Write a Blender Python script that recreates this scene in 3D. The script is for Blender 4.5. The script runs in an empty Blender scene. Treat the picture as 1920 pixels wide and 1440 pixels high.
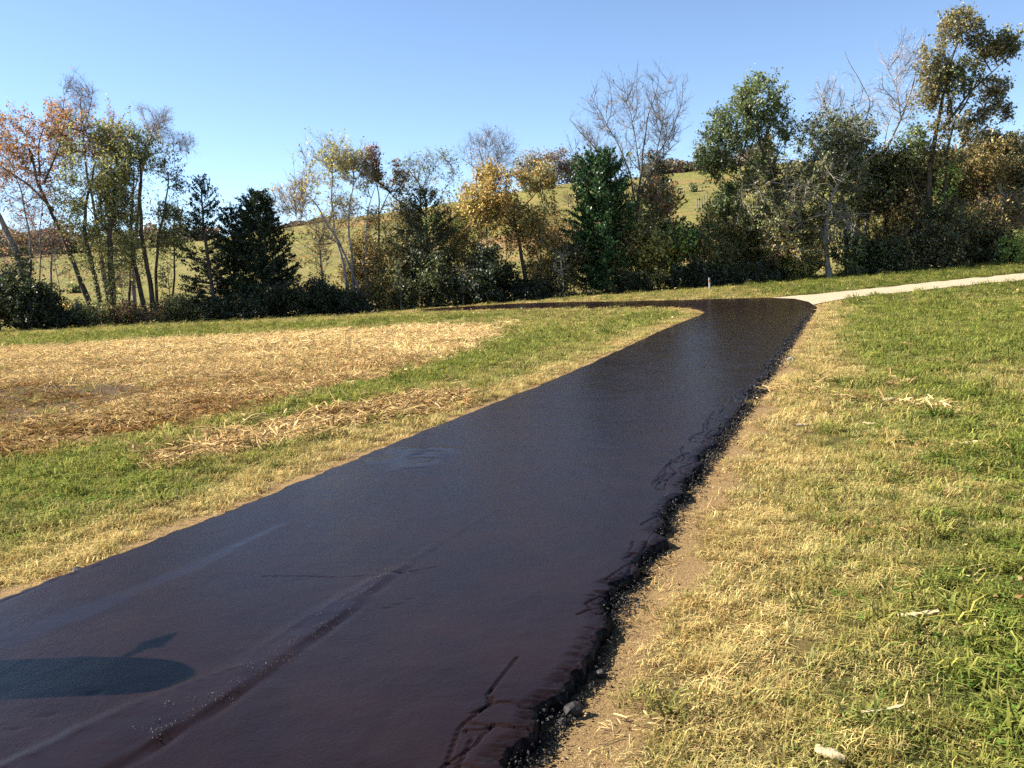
import bpy, math, heapq
import numpy as np
from mathutils import Vector, Matrix
from mathutils.geometry import delaunay_2d_cdt

# ------------------------------------------------------------------ camera, sky, sun, exposure
scn = bpy.context.scene
C = scn.collection
CAM_H, FPX = 1.7, 1700.0                       # eye height (m), focal length in photo pixels (photo 1920 wide)
PITCH, ROLL = math.atan(185 / 1700), math.radians(2.5)
SUN_LEFT, SUN_ELEV = math.radians(80), math.radians(36)
SUN_DIR = np.array([-math.sin(SUN_LEFT) * math.cos(SUN_ELEV), math.cos(SUN_LEFT) * math.cos(SUN_ELEV), math.sin(SUN_ELEV)])
F = np.array([0, math.cos(PITCH), -math.sin(PITCH)])
R0 = np.array([1.0, 0, 0]); U0 = np.array([0, math.sin(PITCH), math.cos(PITCH)])
RV = math.cos(ROLL) * R0 - math.sin(ROLL) * U0
UV = math.cos(ROLL) * U0 + math.sin(ROLL) * R0
CAM = np.array([0, 0, CAM_H])
cd = bpy.data.cameras.new('camera'); cam = bpy.data.objects.new('camera', cd); C.objects.link(cam)
m = Matrix(((RV[0], UV[0], -F[0], 0), (RV[1], UV[1], -F[1], 0), (RV[2], UV[2], -F[2], CAM_H), (0, 0, 0, 1)))
cam.matrix_world = m
cd.sensor_width = 36.0; cd.lens = 36.0 * FPX / 1920; cd.clip_start = 0.05; cd.clip_end = 5000
scn.camera = cam

w = bpy.data.worlds.new('World'); scn.world = w; w.use_nodes = True
nt = w.node_tree; nt.nodes.clear()
sky = nt.nodes.new('ShaderNodeTexSky'); sky.sky_type = 'NISHITA'; sky.sun_disc = False
sky.sun_elevation = SUN_ELEV; sky.sun_rotation = -SUN_LEFT
sky.air_density = 0.72; sky.dust_density = 0.0; sky.ozone_density = 1.9; sky.altitude = 200
bg = nt.nodes.new('ShaderNodeBackground'); bg.inputs['Strength'].default_value = 0.064
wo = nt.nodes.new('ShaderNodeOutputWorld')
nt.links.new(sky.outputs[0], bg.inputs[0]); nt.links.new(bg.outputs[0], wo.inputs[0])

sl = bpy.data.lights.new('sun', 'SUN'); sl.energy = 5.0; sl.angle = math.radians(0.53); sl.color = (1.0, 0.95, 0.87)
so = bpy.data.objects.new('sun', sl); C.objects.link(so)
so.rotation_euler = Vector(SUN_DIR.tolist()).to_track_quat('Z', 'Y').to_euler()
so.location = (-20, 10, 30)
scn.view_settings.view_transform = 'Standard'; scn.view_settings.look = 'None'
scn.view_settings.exposure = 1.86; scn.view_settings.gamma = 1.0; scn.view_settings.use_curve_mapping = False
scn.cycles.max_bounces = 6; scn.cycles.diffuse_bounces = 3; scn.cycles.transparent_max_bounces = 6
scn.cycles.use_denoising = False

# ------------------------------------------------------------------ numeric helpers
def sstep(a, b, x):
    t = np.clip((np.asarray(x, float) - a) / (b - a), 0, 1)
    return t * t * (3 - 2 * t)

def _hash(ix, iy, s):
    h = (ix.astype(np.int64) * 374761393 + iy.astype(np.int64) * 668265263 + s * 974634533) & 0x7fffffff
    h = ((h ^ (h >> 13)) * 1274126177) & 0x7fffffff
    return ((h ^ (h >> 16)) & 0xffff) / 65535.0

def vnoise(x, y, s=0):
    x = np.asarray(x, float); y = np.asarray(y, float)
    ix = np.floor(x); iy = np.floor(y); fx = x - ix; fy = y - iy
    fx = fx * fx * (3 - 2 * fx); fy = fy * fy * (3 - 2 * fy)
    a = _hash(ix, iy, s); b = _hash(ix + 1, iy, s); c = _hash(ix, iy + 1, s); d = _hash(ix + 1, iy + 1, s)
    return (a * (1 - fx) + b * fx) * (1 - fy) + (c * (1 - fx) + d * fx) * fy

def fbm(x, y, s=0, o=4):
    t = 0; a = 0.5; n = 0
    for k in range(o):
        t = t + a * vnoise(x * 2 ** k + 17.3 * k, y * 2 ** k - 9.1 * k, s + k); n += a; a *= 0.5
    return t / n

CREST_PX = ([-900, 0, 300, 560, 730, 900, 1040, 1290, 1600, 1920, 2800], [85, 92, 97, 122, 140, 158, 176, 186, 205, 215, 200])
def H(X, Y):
    X = np.asarray(X, float); Y = np.asarray(Y, float)
    g = np.interp(X, [-60, -34, -9, 5, 21, 33, 60, 120], [.05, .13, .28, .78, 1.32, 1.85, 2.6, 3.2])
    z = g * sstep(36, 62, Y)
    px = 960 + 1700 * X / np.maximum(Y, 40)
    c = np.interp(px, CREST_PX[0], CREST_PX[1]) / 1700
    t = sstep(60, 250, Y) * 0.75 + 0.25 * np.clip((Y - 66) / 184, 0, 1)
    top = 1.7 + c * 245 - g
    z = z + t * top * np.where(Y > 66, 1, 0) * np.clip((Y - 66) / 6, 0, 1)
    z = z - np.clip(Y - 255, 0, 1e9) * 0.03
    return z

def ray(px, py):
    return F + RV * (px - 960) / FPX - UV * (py - 720) / FPX

def at(px, py, ymax=90):
    """where the sight line through a photo pixel meets the ground"""
    d = ray(px, py); d = d / d[1]
    ys = np.concatenate([np.linspace(1.2, 20, 1500), np.linspace(20.02, ymax, 3000)])
    g = CAM_H + d[2] * ys - H(d[0] * ys, ys)
    i = np.argmax(g < 0)
    if g[i] >= 0: i = len(ys) - 1
    y = ys[i]
    return np.array([d[0] * y, y, float(H(d[0] * y, y))])

def atd(px, py, Y):
    d = ray(px, py); return CAM + d * (Y / d[1])

def seg_dist(P, L):
    """distance from points P (n,2) to polyline L (k,2)"""
    best = np.full(len(P), 1e9)
    for a, b in zip(L[:-1], L[1:]):
        ab = b - a; t = np.clip(((P - a) @ ab) / max(ab @ ab, 1e-12), 0, 1)
        q = P - (a + t[:, None] * ab)
        best = np.minimum(best, np.einsum('ij,ij->i', q, q))
    return np.sqrt(best)

def inside(P, L):
    r = np.zeros(len(P), bool); x, y = P[:, 0], P[:, 1]
    for a, b in zip(L, np.roll(L, -1, 0)):
        c = (a[1] > y) != (b[1] > y)
        with np.errstate(divide='ignore', invalid='ignore'):
            xi = (b[0] - a[0]) * (y - a[1]) / (b[1] - a[1]) + a[0]
        r ^= c & (x < xi)
    return r

def poly_sd(P, L):
    """signed distance, positive inside polygon L"""
    d = seg_dist(P, np.vstack([L, L[:1]]))
    return np.where(inside(P, L), d, -d)

def pxpoly(pts):
    return np.array([at(*p)[:2] for p in pts])

# ------------------------------------------------------------------ mesh + material helpers
def mk_mesh(name, V, faces, mats=None, attrs=None, midx=None, smooth=False):
    """faces: list of (n,k) integer arrays"""
    me = bpy.data.meshes.new(name)
    V = np.asarray(V, np.float32)
    me.vertices.add(len(V)); me.vertices.foreach_set('co', V.ravel())
    faces = [np.asarray(f, np.int32) for f in faces if len(f)]
    nl = sum(f.size for f in faces); npoly = sum(len(f) for f in faces)
    me.loops.add(nl); me.polygons.add(npoly)
    me.loops.foreach_set('vertex_index', np.concatenate([f.ravel() for f in faces]))
    tot = np.concatenate([np.full(len(f), f.shape[1], np.int32) for f in faces])
    st = np.concatenate([[0], np.cumsum(tot)[:-1]]).astype(np.int32)
    me.polygons.foreach_set('loop_start', st)
    if midx is not None: me.polygons.foreach_set('material_index', np.asarray(midx, np.int32))
    me.polygons.foreach_set('use_smooth', np.full(npoly, bool(smooth)))
    for an, arr in (attrs or {}).items():
        arr = np.asarray(arr, np.float32)
        if arr.ndim == 2:
            a = me.attributes.new(an, 'FLOAT_COLOR', 'POINT')
            if arr.shape[1] == 3: arr = np.hstack([arr, np.ones((len(arr), 1), np.float32)])
            a.data.foreach_set('color', arr.ravel())
        else:
            a = me.attributes.new(an, 'FLOAT', 'POINT'); a.data.foreach_set('value', arr)
    for mt in (mats or []): me.materials.append(mt)
    me.update(calc_edges=True); me.validate()
    return me

def link(name, me, parent=None, **kw):
    o = bpy.data.objects.new(name, me); C.objects.link(o)
    if parent is not None: o.parent = parent
    for k, v in kw.items(): o[k] = v
    return o

def empty(name, loc, label, category, group=None):
    o = bpy.data.objects.new(name, None); C.objects.link(o); o.location = [float(v) for v in loc]
    o.empty_display_size = 0.3; o['label'] = label; o['category'] = category
    if group: o['group'] = group
    return o

class NT:
    def __init__(s, name):
        s.mat = bpy.data.materials.new(name); s.mat.use_nodes = True
        s.t = s.mat.node_tree; s.t.nodes.clear()
        s.out = s.n('ShaderNodeOutputMaterial')
    def n(s, typ, **kw):
        nd = s.t.nodes.new(typ)
        for k, v in kw.items(): setattr(nd, k, v)
        return nd
    def l(s, a, b): s.t.links.new(a, b)
    def put(s, sock, v):
        if hasattr(v, 'links'): s.l(v, sock)
        elif isinstance(v, (tuple, list)): sock.default_value = tuple(v) if len(v) != 3 or sock.type == 'VECTOR' else (*v, 1)
        else: sock.default_value = v
    def attr(s, name, out='Fac', typ='GEOMETRY'):
        return s.n('ShaderNodeAttribute', attribute_name=name, attribute_type=typ).outputs[out]
    def noise(s, scale, detail=4, rough=.55, vec=None, dist=0):
        nd = s.n('ShaderNodeTexNoise'); nd.inputs['Scale'].default_value = scale; nd.inputs['Detail'].default_value = detail
        nd.inputs['Roughness'].default_value = rough; nd.inputs['Distortion'].default_value = dist
        s.l(vec if vec is not None else s.pos(), nd.inputs['Vector']); return nd.outputs['Fac']
    def pos(s):
        if not hasattr(s, '_p'): s._p = s.n('ShaderNodeNewGeometry').outputs['Position']
        return s._p
    def scaled(s, v):
        nd = s.n('ShaderNodeMapping'); nd.inputs['Scale'].default_value = v; s.l(s.pos(), nd.inputs['Vector']); return nd.outputs[0]
    def mix(s, fac, a, b, typ='MIX'):
        nd = s.n('ShaderNodeMix', data_type='RGBA', blend_type=typ)
        s.put(nd.inputs[0], fac); s.put(nd.inputs[6], a); s.put(nd.inputs[7], b); return nd.outputs[2]
    def math(s, op, a, b=0.0, c=0.0):
        nd = s.n('ShaderNodeMath', operation=op)
        s.put(nd.inputs[0], a); s.put(nd.inputs[1], b); s.put(nd.inputs[2], c); return nd.outputs[0]
    def ramp(s, v, a, b, lo=0.0, hi=1.0):
        nd = s.n('ShaderNodeMapRange', interpolation_type='SMOOTHSTEP'); s.put(nd.inputs[0], v)
        for i, x in enumerate((a, b, lo, hi)): s.put(nd.inputs[i + 1], x)
        return nd.outputs[0]
    def bump(s, h, strength, dist, normal=None):
        nd = s.n('ShaderNodeBump'); s.put(nd.inputs['Strength'], strength); nd.inputs['Distance'].default_value = dist
        s.l(h, nd.inputs['Height'])
        if normal is not None: s.l(normal, nd.inputs['Normal'])
        return nd.outputs[0]
    def bsdf(s, col, rough=.8, spec=.3, normal=None, **kw):
        nd = s.n('ShaderNodeBsdfPrincipled'); s.put(nd.inputs['Base Color'], col); s.put(nd.inputs['Roughness'], rough)
        s.put(nd.inputs['Specular IOR Level'], spec)
        for k, v in kw.items(): s.put(nd.inputs[k], v)
        if normal is not None: s.l(normal, nd.inputs['Normal'])
        return nd.outputs[0]
    def done(s, shader):
        s.l(shader, s.out.inputs['Surface']); return s.mat

def leafy(t, col, trans=.4, gloss=.05, grough=.35):
    d = t.n('ShaderNodeBsdfDiffuse'); t.put(d.inputs['Color'], col)
    tr = t.n('ShaderNodeBsdfTranslucent'); t.put(tr.inputs['Color'], col)
    mx = t.n('ShaderNodeMixShader'); mx.inputs[0].default_value = trans
    t.l(d.outputs[0], mx.inputs[1]); t.l(tr.outputs[0], mx.inputs[2])
    if gloss <= 0: return mx.outputs[0]
    g = t.n('ShaderNodeBsdfGlossy'); g.inputs['Roughness'].default_value = grough
    m2 = t.n('ShaderNodeMixShader'); m2.inputs[0].default_value = gloss
    t.l(mx.outputs[0], m2.inputs[1]); t.l(g.outputs[0], m2.inputs[2])
    return m2.outputs[0]

t = NT('leaf'); M_LEAF = t.done(leafy(t, t.attr('Col', 'Color'), .46, .045, .5))
t = NT('needle'); M_NEEDLE = t.done(leafy(t, t.attr('Col', 'Color'), .15, .03))
t = NT('grass'); tint = t.attr('tint', 'Color', 'INSTANCER'); var = t.attr('Col', 'Color')
M_GRASS = t.done(leafy(t, t.mix(1.0, tint, var, 'MULTIPLY'), .40, 0))
t = NT('straw'); tint = t.attr('tint', 'Color', 'INSTANCER'); var = t.attr('Col', 'Color')
M_STRAW = t.done(leafy(t, t.mix(1.0, tint, var, 'MULTIPLY'), .15, 0))
def bark(name, a, b, sc=7):
    t = NT(name); v = t.scaled((1, 1, .25))
    n1 = t.noise(sc, 5, .65, v); n2 = t.noise(.9, 3)
    col = t.mix(t.ramp(n1, .35, .65), a, b); col = t.mix(t.ramp(n2, .5, .75, 0, .5), col, (.10, .11, .06))
    return t.done(t.bsdf(col, .95, .15, t.bump(n1, .8, .03)))
M_BARK = bark('bark_dark', (.050, .038, .030), (.115, .09, .07))
M_BARK_GREY = bark('bark_grey', (.10, .088, .078), (.23, .20, .18))
M_BARK_PALE = bark('bark_pale', (.20, .165, .14), (.40, .35, .31))
def plain(name, a, b, sc, rough=.85, bumpd=.004, spec=.25, metal=0.0):
    t = NT(name); n1 = t.noise(sc, 5, .65); n2 = t.noise(sc * .17, 3)
    col = t.mix(t.math('MULTIPLY', t.ramp(n1, .3, .7), t.ramp(n2, .2, .7, .4, 1)), a, b)
    return t.done(t.bsdf(col, rough, spec, t.bump(n1, .6, bumpd), Metallic=metal))
M_WOOD = plain('weathered_wood', (.09, .08, .07), (.26, .24, .21), 22)
M_WHITE = plain('grey_white_paint', (.16, .16, .15), (.34, .34, .32), 14, .6)
M_RUST = plain('rust_red', (.16, .05, .025), (.30, .09, .04), 40)
M_TAR = plain('tar_lump', (.010, .008, .008), (.035, .027, .024), 60, .6, .01)
M_STONE = plain('pale_stone', (.12, .10, .09), (.26, .23, .20), 35)
M_HUSK = plain('dry_husk', (.30, .21, .09), (.66, .54, .31), 60, .85, .01)
M_TIN = plain('galvanised_tin', (.35, .36, .37), (.55, .56, .57), 12, .45, .001, .5, .7)
M_FLAG = plain('red_paint', (.45, .03, .02), (.55, .05, .03), 10, .5, .001)

# ------------------------------------------------------------------ roads: outlines from where they lie on the ground
LEFT_PX = [(-330, 1278), (-150, 1205), (0, 1142), (90, 1104), (180, 1068), (330, 1004), (440, 962), (540, 922), (640, 880), (740, 836), (870, 785), (1000, 733), (1090, 693), (1160, 660), (1240, 622), (1290, 602), (1322, 588)]
RIGHT_PX = [(820, 1720), (910, 1560), (985, 1440), (1060, 1318), (1130, 1200), (1190, 1095), (1245, 1004), (1300, 905), (1352, 828), (1420, 730), (1455, 678), (1482, 642), (1502, 614), (1519, 592), (1529, 576)]
Lw = pxpoly(LEFT_PX); Rw = pxpoly(RIGHT_PX)
def back(P):   # carry the edge on behind the camera
    d = (P[1] - P[0]) / np.linalg.norm(P[1] - P[0])
    return np.vstack([[P[0] - d * s for s in (14, 7, 3)], P]) if P[0][1] > 0 else P
Lw = back(Lw); Rw = back(Rw)
def XL(y): return np.interp(y, Lw[:, 1], Lw[:, 0])
def XR(y): return np.interp(y, Rw[:, 1], Rw[:, 0])
Y_SPLIT = 34.0
NEAR_BRANCH_PX = [(1322, 588), (1310, 581), (1285, 577), (1200, 576.5), (1100, 579), (1000, 580.5), (900, 582), (790, 586)]
FAR_BRANCH_PX = [(770, 584), (815, 579.5), (880, 575.5), (960, 571), (1060, 568), (1150, 567), (1250, 565), (1350, 562), (1440, 560), (1490, 562), (1516, 568), (1529, 576)]
nb = pxpoly(NEAR_BRANCH_PX); fb = pxpoly(FAR_BRANCH_PX)
def dens(P, step):
    out = []
    for a, b in zip(P[:-1], P[1:]):
        n = max(1, int(np.linalg.norm(b - a) / step)); out += [a + (b - a) * k / n for k in range(n)]
    return np.array(out + [P[-1]])
lfar = Lw[Lw[:, 1] > Y_SPLIT]; rfar = Rw[Rw[:, 1] > Y_SPLIT]
FAR_POLY = np.vstack([dens(np.vstack([[XL(Y_SPLIT), Y_SPLIT], lfar]), .5), dens(nb[1:], .6), dens(fb, .6), dens(rfar[::-1][1:], .5), [[XR(Y_SPLIT), Y_SPLIT]]])
ROAD_POLY = np.vstack([Lw[Lw[:, 1] <= Y_SPLIT], FAR_POLY, Rw[Rw[:, 1] <= Y_SPLIT][::-1]])
TR_UP = pxpoly([(1400, 560.5), (1440, 559), (1500, 555), (1600, 545), (1700, 534.5), (1800, 524), (1920, 513), (2050, 500), (2200, 485)])
TR_LO = pxpoly([(1500, 578), (1530, 571), (1552, 566), (1600, 558), (1700, 547.5), (1800, 536.5), (1920, 525), (2050, 512), (2200, 497)])
TRACK_POLY = np.vstack([TR_UP, TR_LO[::-1]])
def road_sd(P):
    y = P[:, 1]; c = 0.945
    near = np.minimum(P[:, 0] - XL(y), XR(y) - P[:, 0]) * c
    r = near.copy(); f = y > Y_SPLIT - 2
    if f.any(): r[f] = np.where(y[f] > Y_SPLIT + 1, poly_sd(P[f], ROAD_POLY), np.maximum(near[f], poly_sd(P[f], ROAD_POLY)))
    return r
def track_sd(P):
    r = np.full(len(P), -50.0); f = (P[:, 1] > 36) & (P[:, 1] < 75) & (P[:, 0] > 5)
    if f.any(): r[f] = poly_sd(P[f], TRACK_POLY)
    return r

# zones of the fields
FIELD = pxpoly([(-700, 690), (-200, 664), (0, 655), (250, 640), (470, 628), (640, 620), (790, 612), (930, 608), (960, 625), (930, 645), (860, 668), (740, 700), (640, 725), (520, 762), (400, 795), (300, 812), (180, 830), (60, 850), (-200, 890), (-700, 960)])
HEAP = pxpoly([(265, 868), (330, 838), (430, 812), (560, 785), (690, 755), (800, 745), (905, 738), (900, 757), (800, 778), (690, 800), (560, 826), (440, 862), (330, 880)])
DAMP = pxpoly([(-250, 770), (-60, 735), (110, 722), (240, 716), (330, 730), (200, 762), (100, 790), (-60, 815), (-250, 830)])
ROWS = [pxpoly([(1425, 732), (1480, 735), (1560, 745), (1640, 755), (1730, 768), (1810, 776)]), pxpoly([(1700, 838), (1780, 846), (1860, 858), (1930, 866)]), pxpoly([(1520, 716), (1600, 718), (1690, 722)]), pxpoly([(1810, 575), (1880, 578), (1960, 578)])]
LUSH = [pxpoly(q) for q in ([(-300, 930), (0, 872), (150, 845), (350, 862), (345, 925), (130, 962), (0, 985), (-300, 1060)], [(395, 812), (520, 765), (680, 716), (770, 700), (745, 748), (600, 785), (430, 822)], [(690, 706), (860, 660), (1000, 622), (1200, 588), (1285, 584), (1180, 622), (1000, 662), (820, 716)], [(-300, 650), (0, 632), (400, 612), (700, 598), (1000, 588), (900, 598), (600, 616), (200, 640), (-300, 668)])]
def zones(P):
    """dry, straw, soil, damp weights 0..1 at ground points"""
    X, Y = P[:, 0], P[:, 1]
    sd = -road_sd(P); td = -track_sd(P)
    n1 = fbm(X * .9, Y * .45, 3); n2 = fbm(X * 3.1, Y * 2.2, 7); n3 = fbm(X * .22, Y * .16, 11)
    warp = (n1 - .5) * 1.6 + (n2 - .5) * .5
    fs = poly_sd(P, FIELD); hs = poly_sd(P, HEAP); ds = poly_sd(P, DAMP)
    straw = sstep(-.7, .9, fs + warp * np.clip(Y / 12, .4, 1.6))
    heap = sstep(-.25, .4, hs + (n2 - .5) * 1.3 + (n1 - .5) * .5)
    damp = sstep(-.2, .6, ds + warp * .6)
    rows = np.zeros(len(P))
    for L in ROWS: rows = np.maximum(rows, .8 * sstep(.26, .03, seg_dist(P, L) + (n2 - .5) * .35) * sstep(.3, .55, n1 * .5 + n2 * .5))
    wide = np.where(X > XR(Y) - .5, .27, .15)
    soil = sstep(wide + .25, wide - .12, sd + (n2 - .5) * .45 + (n1 - .5) * .25) * (Y < 48)
    soil = np.maximum(soil, sstep(.25, .0, td + (n2 - .5) * .4) * .5)
    band = np.where(X > XR(Y) - .5, 1.5, 1.1)
    dry = sstep(band + .7, band - .9, sd + (n1 - .5) * 2.2)
    dry = np.maximum(dry, .62 * sstep(.42, .62, .55 * n1 + .45 * n2) + .25 * sstep(.45, .65, n3))
    right = sstep(0, 1.5, X - XR(Y))
    near_r = sstep(.9, 2.0, sd) * sstep(6, 3.8, Y) * right; dry = np.clip(dry - .8 * near_r * sstep(.3, .52, n2), 0, 1)
    dry = np.clip(dry - .36 * right * sstep(11, 19, Y) * sstep(.9, 2.2, sd), 0, 1)           # greener far right lawn
    lush = np.zeros(len(P))
    for q in LUSH: lush = np.maximum(lush, sstep(-.5, .5, poly_sd(P, q) + warp * .8))
    dry = np.where(right < .5, np.clip(np.maximum(dry, .38 + .5 * (n2 - .3)) - .42 * lush, 0, 1), dry)
    return dry, np.maximum(straw, heap), soil, damp, np.maximum(heap, rows), sd, td, n1, n2

# ------------------------------------------------------------------ ground sheet and hillside
def axis(lo, hi, f, smin, smax):
    v = [lo]
    while v[-1] < hi: v.append(v[-1] + min(max(smin, f * abs(v[-1])), smax))
    v[-1] = hi; return np.array(v)
def grid_mesh(xs, ys):
    X, Y = np.meshgrid(xs, ys); n, k = X.shape
    i = np.arange(n * k).reshape(n, k)
    Fq = np.stack([i[:-1, :-1], i[:-1, 1:], i[1:, 1:], i[1:, :-1]], -1).reshape(-1, 4)
    return X.ravel(), Y.ravel(), Fq
EDGE_Y = 67.0
def bumps(X, Y, sd):
    b = (fbm(X * 1.3, Y * 1.3, 21) - .5) * .10 + (fbm(X * 7, Y * 7, 31, 3) - .5) * .035
    return b * sstep(.0, .6, sd) * sstep(70, 45, Y)
xs = np.unique(np.concatenate([-axis(0, 75, .014, .07, 1.5)[::-1], axis(0, 75, .014, .07, 1.5)]))
ys = np.concatenate([np.linspace(-14, 1.5, 20), axis(1.58, EDGE_Y, .013, .06, .6)])
X, Y, Fq = grid_mesh(xs, ys)
P = np.stack([X, Y], 1)
dry, straw, soil, damp, heap, sd, td, n1, n2 = zones(P)
Z = H(X, Y) + bumps(X, Y, np.minimum(sd, td + .3)) + heap * .03 * (.4 + n2) - .085 * sstep(.02, .14, -sd) - .03 * sstep(.05, .5, -td)

t = NT('ground_cover')
dryA, strawA, soilA, dampA = (t.attr(k) for k in ('dry', 'straw', 'soil', 'damp'))
f1 = t.noise(95, 6, .7); f2 = t.noise(17, 5, .6); f3 = t.noise(2.3, 4); f4 = t.noise(420, 3, .6)
green = t.mix(t.ramp(f2, .35, .65), (0.0422, 0.0471, 0.0118), (0.0744, 0.0744, 0.0190))
dryc = t.mix(t.ramp(f1, .35, .65), (0.0840, 0.0560, 0.0200), (0.1848, 0.1316, 0.0476))
g0 = t.mix(t.math('MULTIPLY_ADD', t.math('SUBTRACT', f2, .5), .7, dryA), green, dryc)
soilc = t.mix(t.ramp(f1, .3, .7), (0.1514, 0.0894, 0.0351), (0.2890, 0.1926, 0.0848)); soilc = t.mix(t.ramp(f4, .62, .70, 0, .6), soilc, (0.2890, 0.2339, 0.1462))
strawc = t.mix(t.ramp(f2, .3, .7), (0.1360, 0.0760, 0.0306), (0.2480, 0.1520, 0.0578)); strawc = t.mix(t.ramp(f1, .45, .7), strawc, (0.4160, 0.3040, 0.1292))
dampc = t.mix(t.ramp(f2, .3, .7), (0.0360, 0.0240, 0.0136), (0.0800, 0.0520, 0.0272))
col = t.mix(t.ramp(t.math('MULTIPLY_ADD', t.math('SUBTRACT', f2, .5), .6, strawA), .25, .75), g0, strawc)
col = t.mix(t.ramp(t.math('MULTIPLY_ADD', t.math('SUBTRACT', f2, .5), .8, dampA), .3, .8, 0, .85), col, dampc)
col = t.mix(t.ramp(t.math('MULTIPLY_ADD', t.math('SUBTRACT', f2, .5), .5, soilA), .3, .7), col, soilc)
hgt = t.math('MULTIPLY_ADD', f2, 1.2, f1)
M_GROUND = t.done(t.bsdf(col, .95, .1, t.bump(hgt, .9, .02)))
link('ground', mk_mesh('ground', np.stack([X, Y, Z], 1), [Fq], [M_GROUND], dict(dry=dry, straw=straw, soil=soil, damp=damp), smooth=True), kind='structure')

xs = np.unique(np.concatenate([-axis(0, 520, .03, 1.6, 16)[::-1], axis(0, 520, .03, 1.6, 16)]))
ys = axis(EDGE_Y - .02, 620, .012, 1.0, 10)
X, Y, Fq = grid_mesh(xs, ys)
Z = H(X, Y) + (fbm(X * .05, Y * .05, 5) - .5) * 1.6 * sstep(70, 110, Y) + (fbm(X * .35, Y * .35, 6) - .5) * .35 * sstep(68, 80, Y)
Z[Y < EDGE_Y + .1] -= .03
clay = np.zeros(len(X))
for px, py, wx, wy in ((735, 408, 22, 14), (1015, 440, 12, 12), (1820, 372, 12, 8)):
    q = at(px, py, 400); clay = np.maximum(clay, np.exp(-((X - q[0]) / wx) ** 2 - ((Y - q[1]) / wy) ** 2))
t = NT('hillside_pasture')
a = t.noise(.035, 4); b = t.noise(.5, 5, .65); c = t.noise(4, 4, .7); sx = t.noise(.06, 3, .5, t.scaled((.35, 1.5, 1)))
col = t.mix(t.ramp(b, .35, .65), (0.1209, 0.1210, 0.0298), (0.2176, 0.1702, 0.0594))
col = t.mix(t.ramp(a, .5, .62, 0, .8), col, (0.1612, 0.1513, 0.0364))
col = t.mix(t.ramp(sx, .56, .68, 0, .55), col, (0.2418, 0.1286, 0.0528))
col = t.mix(t.ramp(c, .5, .75, 0, .5), col, (0.2740, 0.1967, 0.0858))
col = t.mix(t.ramp(t.math('MULTIPLY_ADD', t.math('SUBTRACT', b, .5), .9, t.attr('clay')), .3, .9, 0, .55), col, (0.2579, 0.1210, 0.0528))
e = t.noise(.16, 6, .75, None, 1.2); col = t.mix(t.ramp(e, .52, .66, 0, .6), col, (.085, .10, .03))
M_HILL = t.done(t.bsdf(col, .95, .08, t.bump(t.math('ADD', b, c), .8, .35)))
link('hillside', mk_mesh('hillside', np.stack([X, Y, Z], 1), [Fq], [M_HILL], dict(clay=clay), smooth=True), kind='structure')

# ------------------------------------------------------------------ asphalt driveway
rng = np.random.default_rng(4)
yr = [-8.0]
while yr[-1] < Y_SPLIT: yr.append(yr[-1] + (.4 if yr[-1] < 1.2 else (.0025 * max(yr[-1], 2.6) if yr[-1] < 9.5 else .0055 * yr[-1])))
yr[-1] = Y_SPLIT; yr = np.array(yr)
offL = np.concatenate([np.array([-.10, -.06, -.03, -.015]), np.arange(0, .24, .016)])
offR = np.concatenate([np.arange(.62, .02, -.0085), np.arange(.02, -.17, -.0085)])
mid = np.linspace(0, 1, 84)[1:-1]
c = .945
xl, xr = XL(yr)[:, None], XR(yr)[:, None]
A_ = xl + offL[None] / c; B_ = xr - offR[None] / c
Mx = A_[:, -1:] + (B_[:, :1] - A_[:, -1:]) * mid[None]
X = np.concatenate([A_, Mx, B_], 1); Y = np.repeat(yr[:, None], X.shape[1], 1)
dl = (X - xl) * c; dr = (xr - X) * c
jr = (fbm(Y * 1.1, Y * 0 + 3, 41) - .5) * .16 + (np.floor(fbm(Y * 5, Y * 0 + 3, 43, 2) * 7) / 7 - .5) * .13 + (fbm(Y * 30, X * 20, 47, 3) - .5) * .035
jl = (fbm(Y * 1.4, Y * 0 + 7, 51) - .5) * .10 + (fbm(Y * 9, X * 2, 53, 3) - .5) * .05
er = dr - .02 - jr; el = dl - .02 - jl
top = .050 + .02 * fbm(X * .5, Y * .3, 61)
hR = .055 + .03 * fbm(Y * .7, Y * 0, 63)
crumb = sstep(.08, .0, er) * sstep(-.13, -.02, er)
z = H(X, Y) - .05 + (top + .05 + .022 * sstep(1.2, .1, dr)) * (.86 * sstep(-.016, .006, er) + .14 * sstep(-.10, -.005, er + (fbm(X * 9, Y * 9, 73, 2) - .5) * .07)) * sstep(-.025, .02, el)
z = z - .014 * sstep(.10, .0, er) + crumb * (fbm(X * 60, Y * 60, 71, 3) - .55) * .016
z += (fbm(X * 1.2, Y * .5, 65) - .5) * .012 + (fbm(X * 9, Y * 9, 67, 3) - .5) * .0035
P2 = np.stack([X.ravel(), Y.ravel()], 1)
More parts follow.
